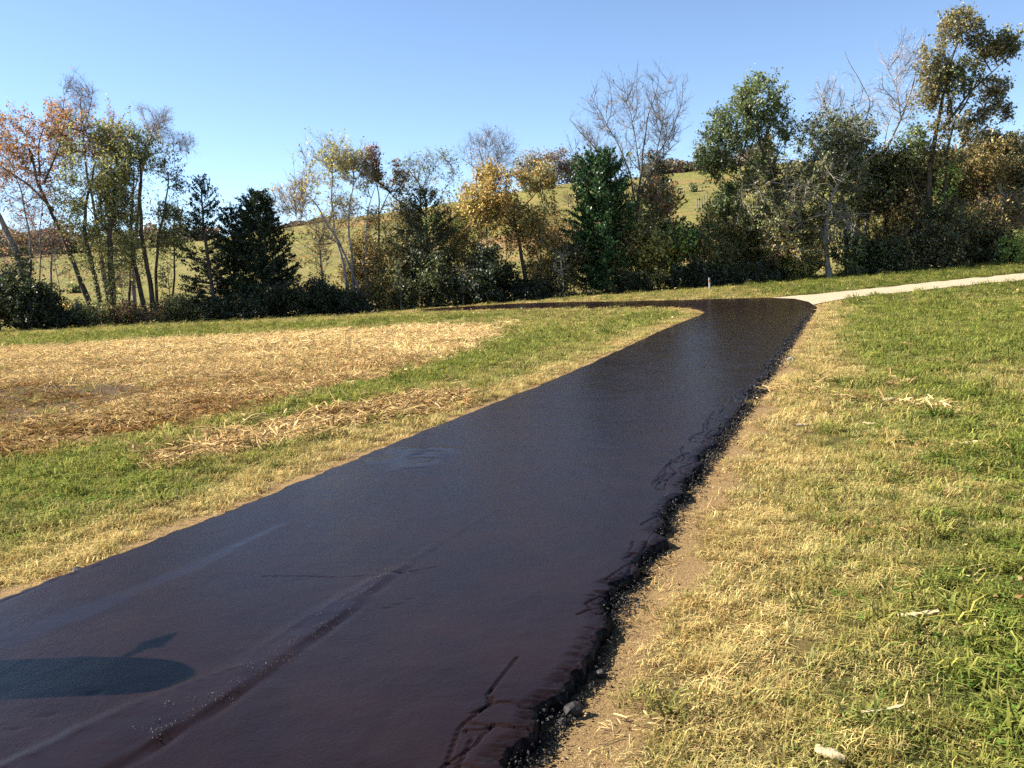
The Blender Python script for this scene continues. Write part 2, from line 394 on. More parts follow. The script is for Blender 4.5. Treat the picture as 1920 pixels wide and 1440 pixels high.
# lap of fresh sealer, its hard lower lip, and the smooth squeegee band further left
lip = pxpoly([(180, 1500), (275, 1440), (390, 1367), (490, 1302), (565, 1245), (620, 1200), (665, 1163), (705, 1128), (745, 1098), (785, 1064)])
ridge = pxpoly([(-120, 1520), (60, 1440), (150, 1392), (232, 1352), (340, 1308), (440, 1272), (500, 1225), (560, 1185), (625, 1145), (690, 1108), (745, 1085), (830, 1030), (930, 970)])
band = np.vstack([pxpoly([(-250, 1330), (0, 1217), (160, 1150), (260, 1112), (380, 1062), (470, 1020), (540, 990)]), pxpoly([(540, 996), (470, 1032), (380, 1082), (262, 1132), (160, 1180), (0, 1243), (-250, 1360)])])
near = (P2[:, 1] < 9) & (P2[:, 1] > 1.5)
lap = np.zeros(len(P2)); smo = np.zeros(len(P2)); dz = np.zeros(len(P2))
Q = P2[near]
lp = sstep(-.004, .012, poly_sd(Q, np.vstack([lip, ridge[:-2][::-1]])))
dl_ = seg_dist(Q, lip); dr_ = seg_dist(Q, ridge)
dz[near] = lp * .006 + .007 * np.exp(-(dr_ / .012) ** 2) - .016 * np.exp(-(dl_ / .013) ** 2) * (0.35 + .65 * sstep(5.2, 3.5, Q[:, 1]))
lap[near] = lp; smo[near] = np.maximum(lp * .85, sstep(-.01, .02, poly_sd(Q, band)))
patch = pxpoly([(700, 872), (735, 850), (790, 846), (850, 852), (868, 860), (820, 872), (790, 890), (735, 896)])
pm = (P2[:, 1] < 14) & (P2[:, 1] > 6); pv = np.zeros(len(P2)); pv[pm] = sstep(-.04, .08, poly_sd(P2[pm], patch) + (fbm(P2[pm, 0] * 5, P2[pm, 1] * 5, 95, 2) - .5) * .35)
smo = np.maximum(smo, pv * .9); dz += pv * .006 + pv * (fbm(P2[:, 0] * 6, P2[:, 1] * 6, 96, 2) - .5) * .012
# cracks: wandering lines beside the broken right edge, with spurs out to it, and a few out in the lane
cracks = []
for k in range(34):
    y0 = rng.uniform(2.0, 12); n = rng.integers(3, 9); d = rng.uniform(.08, .24); pts = []
    for j in range(n):
        y0 += rng.uniform(.03, .20) * (1 + y0 * .05); d = np.clip(d + rng.normal(0, .05), .03, .27); pts.append([XR(y0) - d / c, y0])
        if rng.random() < .22:
            s = [np.array(pts[-1])]; dd = d
            while dd > .0: dd -= .035; s.append(np.array([XR(s[-1][1]) - dd / c, s[-1][1] + rng.normal(-.008, .022)]))
            cracks.append((np.array(s), .0032, .012))
    cracks.append((np.array(pts), .0034, .015))
for k in range(4):
    y0 = rng.uniform(4, 12); x0 = rng.uniform(XL(y0) + .3, XR(y0) - .5); ang = rng.normal(.35, .3); pts = [[x0, y0]]
    for j in range(rng.integers(5, 14)):
        ang += rng.normal(0, .35); pts.append([pts[-1][0] + math.cos(ang) * .07, pts[-1][1] + math.sin(ang) * .07])
    cracks.append((np.array(pts), .0038, .004))
for L in (pxpoly([(130, 1062), (215, 1047), (300, 1017), (380, 985), (470, 952), (560, 917)]), pxpoly([(0, 1150), (90, 1112), (190, 1075)]), pxpoly([(500, 1098), (640, 1101), (760, 1092), (840, 1077)]), pxpoly([(720, 1163), (745, 1156), (780, 1140)]), pxpoly([(760, 868), (800, 862), (830, 858)]), pxpoly([(30, 1395), (80, 1372), (190, 1320)])):
    cracks.append((L, .0042, .0045))
for L, wd, dep in cracks:
    lo = L.min(0) - .05; hi = L.max(0) + .05
    s = np.where((P2[:, 0] > lo[0]) & (P2[:, 0] < hi[0]) & (P2[:, 1] > lo[1]) & (P2[:, 1] < hi[1]))[0]
    if len(s):
        wl = wd * np.clip(P2[s, 1] / 5, 1, 2.2)
        dz[s] -= dep * np.exp(-(seg_dist(P2[s], L) / wl) ** 2)
z = z + dz.reshape(z.shape) * sstep(-.01, .03, er)
i = np.arange(X.size).reshape(X.shape)
Fq = np.stack([i[:-1, :-1], i[:-1, 1:], i[1:, 1:], i[1:, :-1]], -1).reshape(-1, 4)
V = np.stack([X.ravel(), Y.ravel(), z.ravel()], 1)
edgeA = np.maximum(sstep(.06, .0, er), 0).ravel()
# far part with the junction
inner = [(x, y) for x in np.arange(-40, 24, .8) for y in np.arange(34.6, 62, .8)]
inner = np.array(inner); sdi = poly_sd(inner, FAR_POLY); inner = inner[sdi > .35]
n0 = len(FAR_POLY)
vs, es, fs, *_ = delaunay_2d_cdt([Vector(p) for p in np.vstack([FAR_POLY, inner]).tolist()], [(k, (k + 1) % n0) for k in range(n0)], [], 1, 1e-4)
V2 = np.array([[v.x, v.y] for v in vs]); T = np.array([f[:] for f in fs])
z2 = H(V2[:, 0], V2[:, 1]) + .055
V2 = np.column_stack([V2, z2])
ring = np.column_stack([FAR_POLY, H(FAR_POLY[:, 0], FAR_POLY[:, 1]) + .055]); low = ring.copy(); low[:, 2] -= .16
cen = FAR_POLY.mean(0)
o1 = len(V); o2 = o1 + len(V2); o3 = o2 + n0
k = np.arange(n0); SK = np.stack([o2 + k, o3 + k, o3 + (k + 1) % n0, o2 + (k + 1) % n0], 1)
Vall = np.vstack([V, V2, ring, low]); ez = len(Vall) - len(V)
t = NT('fresh_sealed_asphalt')
smA = t.attr('smooth_sealer'); edA = t.attr('edge')
g1 = t.noise(190, 5, .65); g2 = t.noise(46, 4, .6); g3 = t.noise(1.6, 5, .6); g4 = t.noise(9, 5, .65, t.scaled((1, .35, 1)))
gs = t.noise(7.5, 6, .7, t.scaled((1.0, .25, 1)), .8)
col = t.mix(t.ramp(g3, .3, .7), (.0078, .0042, .0045), (.0122, .0066, .0066))
col = t.mix(t.ramp(g1, .55, .75, 0, .6), col, (.019, .0095, .0085))
col = t.mix(t.ramp(gs, .62, .72, 0, .35), col, (.017, .0085, .0065))
col = t.mix(t.math('MULTIPLY', edA, t.ramp(g2, .4, .65)), col, (.004, .0024, .0022))  # right edge: black crumbs, plus shade of its sunless side put into the colour
ro = t.math('ADD', t.ramp(g3, .3, .7, .15, .23), t.math('MULTIPLY', smA, -.07)); ro = t.math('MULTIPLY_ADD', edA, .25, ro)
ro = t.math('MULTIPLY_ADD', t.math('SUBTRACT', g4, .5), .16, ro)
bs = t.math('MULTIPLY_ADD', smA, -.25, .42)
nrm = t.bump(t.math('MULTIPLY_ADD', g1, .5, g2), bs, .0035)
nrm = t.bump(g4, .18, .010, nrm)
pt = t.n('ShaderNodeTexVoronoi'); pt.inputs['Scale'].default_value = 130; t.l(t.pos(), pt.inputs['Vector'])
nrm = t.bump(pt.outputs['Distance'], t.math('MULTIPLY_ADD', smA, -.1, .18), .003, nrm)
M_ROAD = t.done(t.bsdf(col, ro, .5, nrm, IOR=1.15))
link('asphalt_driveway', mk_mesh('asphalt_driveway', Vall, [Fq, T + o1, SK], [M_ROAD],
     dict(smooth_sealer=np.concatenate([smo, np.zeros(ez)]), edge=np.concatenate([edgeA, np.zeros(ez)])), smooth=True), kind='structure')

# ------------------------------------------------------------------ pale gravel track
u = np.linspace(0, 1, 90); vv = np.linspace(0, 1, 16)
def res(Pl, u):
    s = np.concatenate([[0], np.cumsum(np.linalg.norm(np.diff(Pl, axis=0), axis=1))]); s /= s[-1]
    return np.stack([np.interp(u, s, Pl[:, 0]), np.interp(u, s, Pl[:, 1])], 1)
a_, b_ = res(TR_UP, u), res(TR_LO, u)
G = a_[:, None] * (1 - vv)[None, :, None] + b_[:, None] * vv[None, :, None]
G[:, 0] += (fbm(u * 60, u * 0, 81)[:, None] - .5) * .9; G[:, -1] += (fbm(u * 60, u * 0 + 5, 82)[:, None] - .5) * .9
i = np.arange(90 * 16).reshape(90, 16)
Fq = np.stack([i[:-1, :-1], i[1:, :-1], i[1:, 1:], i[:-1, 1:]], -1).reshape(-1, 4)
gx, gy = G[..., 0].ravel(), G[..., 1].ravel()
rut = -.03 * (np.exp(-((np.tile(vv, 90) - .27) / .1) ** 2) + np.exp(-((np.tile(vv, 90) - .73) / .1) ** 2))
gz = H(gx, gy) + .02 + rut * .5 + (fbm(gx * 3, gy * 3, 83) - .5) * .02
t = NT('pale_gravel'); a = t.noise(60, 4, .7); b = t.noise(3.2, 4, .6); vo = t.n('ShaderNodeTexVoronoi'); vo.inputs['Scale'].default_value = 28; t.l(t.pos(), vo.inputs['Vector'])
col = t.mix(t.ramp(vo.outputs['Distance'], .1, .6), (.47, .385, .26), (.31, .245, .16)); col = t.mix(t.ramp(b, .45, .7, 0, .6), col, (.34, .25, .15))
M_GRAVEL = t.done(t.bsdf(col, .95, .1, t.bump(vo.outputs['Distance'], .8, .02)))
link('gravel_track', mk_mesh('gravel_track', np.stack([gx, gy, gz], 1), [Fq], [M_GRAVEL], smooth=True), kind='structure')

# ------------------------------------------------------------------ scattered ground cover (uncountable): instanced tufts
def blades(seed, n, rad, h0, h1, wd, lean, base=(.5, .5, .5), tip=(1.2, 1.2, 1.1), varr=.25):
    r = np.random.default_rng(seed); V = []; Q = []; T = []; Cc = []
    for k in range(n):
        a = r.uniform(0, 2 * math.pi); p = np.array([math.cos(a), math.sin(a), 0]) * rad * math.sqrt(r.random())
        da = r.uniform(0, 2 * math.pi); d = np.array([math.cos(da), math.sin(da), 0]); s = np.array([-d[1], d[0], 0]) * wd * r.uniform(.6, 1.2)
        h = r.uniform(h0, h1); l = r.uniform(lean[0], lean[1]) * h
        m_ = p + d * l * .4 + np.array([0, 0, h * .65]); e = p + d * l + np.array([0, 0, h * (1 - .35 * min(1, l / h))])
        o = len(V); V += [p - s + [0, 0, -.01], p + s + [0, 0, -.01], m_ + s * .8, m_ - s * .8, e]
        Q.append([o, o + 1, o + 2, o + 3]); T.append([o + 3, o + 2, o + 4])
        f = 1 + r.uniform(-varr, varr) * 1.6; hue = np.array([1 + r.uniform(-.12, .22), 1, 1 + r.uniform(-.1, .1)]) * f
        Cc += [np.array(base) * hue] * 2 + [np.array(tip) * hue * .95] * 2 + [np.array(tip) * hue]  # darker blade feet: shade in the gaps is put into the colour
    return np.array(V), [np.array(Q), np.array(T)], np.array(Cc)
def flatleaves(seed, n, rad, size, h):
    r = np.random.default_rng(seed); V = []; Q = []; Cc = []
    for k in range(n):
        a = r.uniform(0, 6.283); p = np.array([math.cos(a), math.sin(a), 0]) * rad * math.sqrt(r.random()) + [0, 0, r.uniform(.3, 1) * h]
        b = r.uniform(0, 6.283); s = size * r.uniform(.6, 1.2); x = np.array([math.cos(b), math.sin(b), r.uniform(-.4, .4)]) * s; y = np.array([-math.sin(b), math.cos(b), r.uniform(-.4, .4)]) * s * .7
        o = len(V); V += [p - x, p - x * .2 + y, p + x, p - x * .2 - y]; Q.append([o, o + 3, o + 2, o + 1])
        f = 1 + r.uniform(-.25, .25); Cc += [np.array([f, f, f])] * 4
    return np.array(V), [np.array(Q)], np.array(Cc)
def litter(seed, n, rad, l0, l1, wd, up):
    """broken stalk and husk strips lying about, each a bent folded ribbon"""
    r = np.random.default_rng(seed); V = []; Q = []; Cc = []
    for k in range(n):
        a = r.uniform(0, 6.283); p = np.array([math.cos(a), math.sin(a), 0]) * rad * math.sqrt(r.random()) + [0, 0, r.uniform(.2, 1) * up]
        b = r.uniform(0, 6.283); L = r.uniform(l0, l1); d = np.array([math.cos(b), math.sin(b), r.normal(0, .22)]); s = np.array([-d[1], d[0], r.normal(0, .35)]); s /= np.linalg.norm(s)
        wv = wd * r.uniform(.5, 1.5); nrm = np.cross(d, s); o = len(V)
        for j, tt in enumerate((-.5, 0, .5)):
            q = p + d * L * tt + nrm * (L * .12 * r.uniform(-1, 1) if j != 1 else L * .05)
            ww = wv * (1 if j == 1 else r.uniform(.4, .9)); V += [q - s * ww, q + nrm * ww * .5, q + s * ww]
        for j in (0, 3): Q += [[o + j, o + j + 1, o + j + 4, o + j + 3], [o + j + 1, o + j + 2, o + j + 5, o + j + 4]]
        f = r.uniform(.45, 1.15); Cc += [np.array([f, f * r.uniform(.88, 1.0), f * r.uniform(.72, 1.0)])] * 9
    return np.array(V), [np.array(Q)], np.array(Cc)
def pebble(seed, n, rad, s0, s1):
    r = np.random.default_rng(seed); V = []; T = []; Cc = []
    ico = np.array([[1, 0, 0], [-1, 0, 0], [0, 1, 0], [0, -1, 0], [0, 0, 1], [0, 0, -1.]]); tri = np.array([[4, 0, 2], [4, 2, 1], [4, 1, 3], [4, 3, 0], [5, 2, 0], [5, 1, 2], [5, 3, 1], [5, 0, 3]])
    for k in range(n):
        a = r.uniform(0, 6.283); p = np.array([math.cos(a), math.sin(a), 0]) * rad * math.sqrt(r.random()); s = r.uniform(s0, s1)
        q = ico * r.uniform(.6, 1.2, (6, 3)) * s * [1, 1, .75]; q += (r.random((6, 3)) - .5) * s * .6
        T.append(tri + len(V)); V += list(q + p + [0, 0, s * .3]); f = r.uniform(.5, 1.2); Cc += [np.array([f, f, f])] * 6
    return np.array(V), [np.vstack(T)], np.array(Cc)
def kit(name, items, mat):
    col = bpy.data.collections.new(name)
    for k, (V, Fs, Cc) in enumerate(items):
        me = mk_mesh(f'{name}_{k}', V, Fs, [mat], dict(Col=np.clip(Cc, 0, 2)))
        col.objects.link(bpy.data.objects.new(f'{name}_{k:02d}', me))
    return col
def scatter(name, P, rotz, tilt, scale, idx, tint, kitcol, label=None):
    me = bpy.data.meshes.new(name); n = len(P)
    me.vertices.add(n); me.vertices.foreach_set('co', np.asarray(P, np.float32).ravel())
    a = me.attributes.new('rot', 'FLOAT_VECTOR', 'POINT'); a.data.foreach_set('vector', np.column_stack([tilt, rotz]).astype(np.float32).ravel())
    a = me.attributes.new('scl', 'FLOAT', 'POINT'); a.data.foreach_set('value', np.asarray(scale, np.float32))
    a = me.attributes.new('idx', 'INT', 'POINT'); a.data.foreach_set('value', np.asarray(idx, np.int32))
    a = me.attributes.new('tint', 'FLOAT_COLOR', 'POINT'); a.data.foreach_set('color', np.column_stack([np.asarray(tint) * [.92, .90, .78], np.ones(n)]).astype(np.float32).ravel())
    o = link(name, me, kind='stuff')
    if label: o['label'] = label
    g = bpy.data.node_groups.new(name, 'GeometryNodeTree')
    g.interface.new_socket('Geometry', in_out='INPUT', socket_type='NodeSocketGeometry'); g.interface.new_socket('Geometry', in_out='OUTPUT', socket_type='NodeSocketGeometry')
    N = g.nodes.new; gi, go = N('NodeGroupInput'), N('NodeGroupOutput')
    ci = N('GeometryNodeCollectionInfo'); ci.inputs['Collection'].default_value = kitcol; ci.inputs['Separate Children'].default_value = True; ci.inputs['Reset Children'].default_value = True
    ip = N('GeometryNodeInstanceOnPoints'); ip.inputs['Pick Instance'].default_value = True
    def na(nm, ty): q = N('GeometryNodeInputNamedAttribute'); q.data_type = ty; q.inputs['Name'].default_value = nm; return [s for s in q.outputs if s.enabled][0]
    L = g.links.new
    L(gi.outputs[0], ip.inputs['Points']); L(ci.outputs[0], ip.inputs['Instance']); L(na('idx', 'INT'), ip.inputs['Instance Index'])
    L(na('rot', 'FLOAT_VECTOR'), ip.inputs['Rotation']); L(na('scl', 'FLOAT'), ip.inputs['Scale']); L(ip.outputs[0], go.inputs[0])
    md = o.modifiers.new('scatter', 'NODES'); md.node_group = g
    return o
GRASS = kit('grass_kit', [blades(100 + k, 26, .085, .022, .060, .0030, (.3, 1.5)) for k in range(4)]            # 0-3 mown green
            + [blades(110 + k, 30, .10, .018, .05, .0024, (.8, 2.6), (.55, .5, .42)) for k in range(4)]           # 4-7 dry, lying
            + [blades(120 + k, 15, .07, .07, .15, .0050, (.7, 1.9)) for k in range(2)]                            # 8-9 long coarse
            + [flatleaves(130 + k, 20, .085, .016, .034) for k in range(2)]                                         # 10-11 clover
            + [blades(140 + k, 46, .06, .05, .11, .0020, (.8, 1.6), (.8, .75, .6)) for k in range(2)], M_GRASS)     # 12-13 dry tussock
LITTER = kit('litter_kit', [litter(200 + k, 22, .20, .03, .13, .005, .02) for k in range(3)]                       # 0-2 strips
              + [litter(210 + k, 8, .20, .06, .24, .008, .035) for k in range(3)]                                  # 3-5 stalks and husk
              + [blades(220 + k, 4, .12, .08, .24, .004, (.1, .8), (.8, .8, .8)) for k in range(2)], M_STRAW)      # 6-7 standing stubble
t = NT('loose_stone'); M_PEB = t.done(t.bsdf(t.mix(1.0, t.attr('tint', 'Color', 'INSTANCER'), t.attr('Col', 'Color'), 'MULTIPLY'), .7, .3))
STONES = kit('stone_kit', [pebble(300 + k, 9, .06, .002, .007) for k in range(3)] + [pebble(310 + k, 4, .05, .005, .013) for k in range(3)], M_PEB)

def sample_band(rng, y0, y1, dens_, margin=2.2):
    x1 = .60 * y1 + margin; n = int((y1 - y0) * 2 * x1 * dens_)
    p = np.column_stack([rng.uniform(-x1, x1, n), rng.uniform(y0, y1, n)])
    return p[np.abs(p[:, 0]) < .60 * p[:, 1] + margin]
rng = np.random.default_rng(9)
G_P, G_s, G_i, G_t = [], [], [], []; S_P, S_s, S_i, S_t = [], [], [], []
def ground_z(p, sd, td, heap): return H(p[:, 0], p[:, 1]) + bumps(p[:, 0], p[:, 1], np.minimum(sd, td + .3)) + heap * .02
lerp = lambda a, b, f: np.array(a)[None] * (1 - f[:, None]) + np.array(b)[None] * f[:, None]
for y0, y1, dn, sc in ((1.6, 4, 520, .85), (4, 6.5, 420, .9), (6.5, 10, 250, 1.05), (10, 16, 130, 1.35), (16, 26, 85, 1.5), (26, 42, 40, 1.9), (42, 66, 20, 2.3)):
    p = sample_band(rng, y0, y1, dn, 1.6)
    dry, straw, soil, damp, heap, sd, td, n1, n2 = zones(p)
    keep = (sd > .05) & (td > .15) & (rng.random(len(p)) > np.clip(soil * 1.15 + sstep(.3, .8, straw) * .93, 0, .985)) & (rng.random(len(p)) < .26 + 1.1 * sstep(.36, .60, .5 * n2 + .5 * fbm(p[:, 0] * 7, p[:, 1] * 7, 91, 2)))
    p, dry, straw, soil, heap, sd, td, n1, n2 = (v[keep] for v in (p, dry, straw, soil, heap, sd, td, n1, n2))
    n = len(p); r = rng.random(n); dr = np.clip(dry + rng.normal(0, .22, n), 0, 1)
    idx = np.where(rng.random(n) < dr * .9, 4 + rng.integers(0, 4, n), rng.integers(0, 4, n))
    lush = (dr < .45)
    idx = np.where((r < .16) & lush, 8 + rng.integers(0, 2, n), idx)
    idx = np.where((r > .87) & lush, 10 + rng.integers(0, 2, n), idx)
    idx = np.where((r > .94) & (dr > .5) & (y1 < 17), 12 + rng.integers(0, 2, n), idx)
    green = lerp((.085, .122, .028), (.28, .30, .08), rng.random(n)); straw_c = lerp((.27, .20, .088), (.70, .59, .31), rng.random(n) ** 1.2)
    gcol = green * (1 - dr[:, None] ** 1.3) + straw_c * dr[:, None] ** 1.3
    cl = (idx == 10) | (idx == 11); gcol[cl] = lerp((.09, .17, .03), (.18, .27, .06), rng.random(cl.sum()))
    G_P.append(np.column_stack([p, ground_z(p, sd, td, heap)])); G_s.append(sc * rng.uniform(.65, 1.35, n)); G_i.append(idx); G_t.append(gcol)
    # straw, stalks and husk
    p = sample_band(rng, y0, y1, dn * 1.0, 1.6)
    dry, straw, soil, damp, heap, sd, td, n1, n2 = zones(p)
    prob = np.maximum.reduce([sstep(.15, .9, straw) * (1 - .8 * damp), heap * .8, np.full(len(p), .02)]) * .88 * (.05 + 1.5 * sstep(.3, .65, .5 * n2 + .5 * fbm(p[:, 0] * 4, p[:, 1] * 4, 93, 2)))
    keep = (sd > .04) & (td > .3) & (rng.random(len(p)) < prob)
    p, straw, damp, heap, sd, td, n1, n2 = (v[keep] for v in (p, straw, damp, heap, sd, td, n1, n2))
    n = len(p); r = rng.random(n); idx = np.where(r < .62, rng.integers(0, 3, n), np.where(r < .975 - .12 * sstep(14, 18, p[:, 1]) * sstep(30, 24, p[:, 1]) * (p[:, 0] > -9), 3 + rng.integers(0, 3, n), 6 + rng.integers(0, 2, n)))
    idx = np.where((straw < .5) & (idx > 5), 4, idx)
    scol = lerp((.27, .155, .066), (.84, .665, .385), np.clip(.40 * rng.random(n) + .42 * sstep(.35, .65, fbm(p[:, 0] * .5, p[:, 1] * .5, 77)) + .55 * sstep(19, 33, p[:, 1]) - .12 * (p[:, 1] < 18) + .35 * heap - .25 * damp + rng.normal(0, .12, n), 0, 1))
    lone = (straw < .3) & (heap < .3); s_ = sc * rng.uniform(.6, 1.3, n) * np.where(lone, .6, 1); S_P.append(np.column_stack([p, ground_z(p, sd, td, heap)])); S_s.append(s_ * (.9 if y1 < 17 else .85) * (1.0) * (1 + .1 * (heap > .4))); S_i.append(idx); S_t.append(scol)
G_P = np.vstack(G_P); G_s = np.concatenate(G_s); G_i = np.concatenate(G_i); G_t = np.vstack(G_t)
S_P = np.vstack(S_P); S_s = np.concatenate(S_s); S_i = np.concatenate(S_i); S_t = np.vstack(S_t)
def emit(name, P, s, i, tcol, kitcol, label, tl=.12):
    n = len(P); scatter(name, P, rng.uniform(0, 6.283, n), rng.normal(0, tl, (n, 2)), s, i, tcol, kitcol, label)
rt = G_P[:, 0] > XR(np.minimum(G_P[:, 1], 46)) - .3
emit('lawn_grass', G_P[rt], G_s[rt], G_i[rt], G_t[rt], GRASS, 'mown green and dry grass right of the driveway')
emit('verge_grass', G_P[~rt], G_s[~rt], G_i[~rt], G_t[~rt], GRASS, 'grass verge and strip left of the driveway')
fl = S_P[:, 0] < XL(np.minimum(S_P[:, 1], 40)) + .5
emit('corn_stubble', S_P[fl], S_s[fl], S_i[fl], S_t[fl], LITTER, 'tan corn stalk litter spread over the harvested field', .2)
emit('straw_litter', S_P[~fl], S_s[~fl], S_i[~fl], S_t[~fl], LITTER, 'pale straw litter strewn on the right lawn', .2)
FALLEN = kit('fallen_leaf_kit', [flatleaves(400 + k, 2, .25, .024, .05) for k in range(3)], M_STRAW)
p = np.vstack([sample_band(rng, 3, 12, 1.2), sample_band(rng, 12, 30, .6), sample_band(rng, 30, 62, .5)]); sd = -road_sd(p); p = p[(sd > .1) & (track_sd(p) < -.1)]; n = len(p)
emit('fallen_leaves', np.column_stack([p, H(p[:, 0], p[:, 1]) + .02]), np.clip(p[:, 1] / 16, .7, 2.6) * rng.uniform(.6, 1.3, n), rng.integers(0, 3, n), lerp((.20, .11, .05), (.55, .40, .22), rng.random(n)), FALLEN, 'dry leaves scattered over grass and field', .3)
# crumbs of asphalt and stones along the broken right edge, grit in the soil
n = 7500; y = 1.9 + 34 * rng.random(n) ** 1.9; off = rng.normal(.02, .042, n)
y2 = rng.normal(17.3, .9, 260); y = np.concatenate([y, y2]); off = np.concatenate([off, rng.normal(.09, .10, 260)]); n = len(y)
p = np.column_stack([XR(y) + off / c, y]); dist = off
tarry = rng.random(n) < sstep(.20, .06, dist)
tc = np.where(tarry[:, None], lerp((.006, .0045, .0045), (.022, .016, .014), rng.random(n)), lerp((.15, .09, .045), (.40, .28, .16), rng.random(n)))
zz = H(p[:, 0], p[:, 1]) + np.where(dist < -.02, .035, .004)
emit('edge_rubble', np.column_stack([p, zz]), rng.uniform(.5, 1.25, n) * np.clip(y / 7, .8, 1.7), rng.integers(0, 6, n), tc, STONES, 'black asphalt crumbs and grit along the broken right edge', .5)
n = 4200; y = 1.9 + 13 * rng.random(n) ** 1.3; p = np.column_stack([XR(y) + rng.uniform(.02, .75, n) ** 1.0, y])
tc = lerp((.15, .09, .045), (.46, .34, .2), rng.random(n) ** 2)
emit('soil_grit', np.column_stack([p, H(p[:, 0], p[:, 1]) + .002]), rng.uniform(.25, .6, n), rng.integers(0, 3, n), tc, STONES, 'fine pale grit on the bare soil strip', .5)
n = 130; q = rng.random(n); pa = res(lip, q * .85 + .1); p = pa + rng.normal(0, .05, (n, 2)) + [-.06, .04]
emit('loose_grit', np.column_stack([p, H(p[:, 0], p[:, 1]) + .067]), rng.uniform(.25, .6, n), rng.integers(0, 3, n), lerp((.03, .022, .02), (.12, .10, .09), rng.random(n)), STONES, 'loose grit on the sealed asphalt lap', .5)

# ------------------------------------------------------------------ trees
def tubes(A, B, ra, rb, k):
    """frusta from A to B"""
    if len(A) == 0: return np.zeros((0, 3)), np.zeros((0, 4), int)
    d = B - A; L = np.linalg.norm(d, axis=1, keepdims=True); d = d / np.maximum(L, 1e-6)
    ref = np.where(np.abs(d[:, 2:3]) > .8, np.array([[1., 0, 0]]), np.array([[0, 0, 1.]]))
    u = np.cross(d, ref); u /= np.linalg.norm(u, axis=1, keepdims=True); v = np.cross(d, u)
    an = np.arange(k) * 2 * math.pi / k; cs, sn = np.cos(an)[None, :, None], np.sin(an)[None, :, None]
    dirs = u[:, None] * cs + v[:, None] * sn
    V = np.concatenate([A[:, None] + dirs * ra[:, None, None], B[:, None] + dirs * rb[:, None, None]], 1)
    o = (np.arange(len(A)) * 2 * k)[:, None]; j = np.arange(k)[None]
    Fq = np.stack([o + j, o + (j + 1) % k, o + k + (j + 1) % k, o + k + j], -1).reshape(-1, 4)
    return V.reshape(-1, 3), Fq
def ribbons(A, B, ra, rb, rng):
    """finest twigs, a few millimetres across: one tapering face each"""
    d = unit(B - A); u = unit(np.cross(d, rng.normal(0, 1, d.shape)))
    V = np.stack([A - u * ra, A + u * ra, B + u * rb, B - u * rb], 1)
    return V.reshape(-1, 3), np.arange(len(A) * 4).reshape(-1, 4)
def limb(pts, rad, k=9, seed=0):
    n = len(pts); d = np.gradient(pts, axis=0); d /= np.linalg.norm(d, axis=1, keepdims=True)
    u = np.cross(d, [0, 1, 0.]); u /= np.linalg.norm(u, axis=1, keepdims=True); v = np.cross(d, u)
    an = np.arange(k) * 2 * math.pi / k; r = np.random.default_rng(seed)
    wob = 1 + .18 * np.sin(an[None] * 2 + r.uniform(0, 6) + np.arange(n)[:, None] * .15) * r.uniform(.4, 1)
    V = pts[:, None] + (u[:, None] * np.cos(an)[None, :, None] + v[:, None] * np.sin(an)[None, :, None]) * (rad[:, None] * wob)[..., None]
    i = np.arange(n * k).reshape(n, k)
    Fq = np.stack([i[:-1], np.roll(i[:-1], -1, 1), np.roll(i[1:], -1, 1), i[1:]], -1).reshape(-1, 4)
    return V.reshape(-1, 3), Fq
def cat(parts):
    V, Fs, o = [], [], 0
    for v, f in parts:
        if len(v): V.append(v); Fs.append(f + o); o += len(v)
    return np.vstack(V), np.vstack(Fs)
def unit(v): return v / np.maximum(np.linalg.norm(v, axis=1, keepdims=True), 1e-9)
def leaf_quads(P, size, rng, cols, up=.25, asp=.58, normal=None):
    size = size * .91
    n = len(P); nrm = unit(rng.normal(0, 1, (n, 3)) + [0, 0, up]) if normal is None else normal
    a = unit(np.cross(nrm, rng.normal(0, 1, (n, 3)))); b = np.cross(nrm, a)
    s = (size * rng.uniform(.5, 1.45, n))[:, None]
    V = np.stack([P - a * s, P - a * s * .05 + b * s * asp + nrm * s * .14, P + a * s, P - a * s * .05 - b * s * asp + nrm * s * .14], 1)
    i = np.arange(n * 4).reshape(n, 4)
    return V.reshape(-1, 3), i, np.repeat(cols, 4, 0)
LEAF_GAIN = 1.55
def palette(cols, n, rng, jit=.22):
    c = np.array(cols, float)[rng.integers(0, len(cols), n)]
    c = c * LEAF_GAIN
    return np.clip(c * (1 + rng.normal(0, jit, (n, 1))) * (1 + rng.normal(0, .07, (n, 3))), .004, .9)
def in_blob(rng, n, Y, b, thick):
    cx, cy, rx, ry = b[:4]; out = []
    ctr = atd(cx, cy, Y); m_ = Y / FPX
    while len(out) < n:
        q = rng.uniform(-1, 1, (n * 3, 3)); r = np.linalg.norm(q, axis=1)
        keep = (r < 1) & (rng.random(len(q)) < .35 + .65 * r)
        q = q[keep] * (1 + rng.normal(0, .16, (keep.sum(), 1))) * [rx * m_, rx * m_ * thick, ry * m_]
        wp = q + ctr
        k2 = .6 * vnoise(wp[:, 0] * .75 + wp[:, 1] * .5, wp[:, 2] * .75 + wp[:, 1] * .35, 5) + .4 * vnoise(wp[:, 0] * 1.9 - wp[:, 1], wp[:, 2] * 1.9 + wp[:, 1] * .7, 6) > .47
        out += list(wp[k2])
    return np.array(out[:n])
TREES = 0
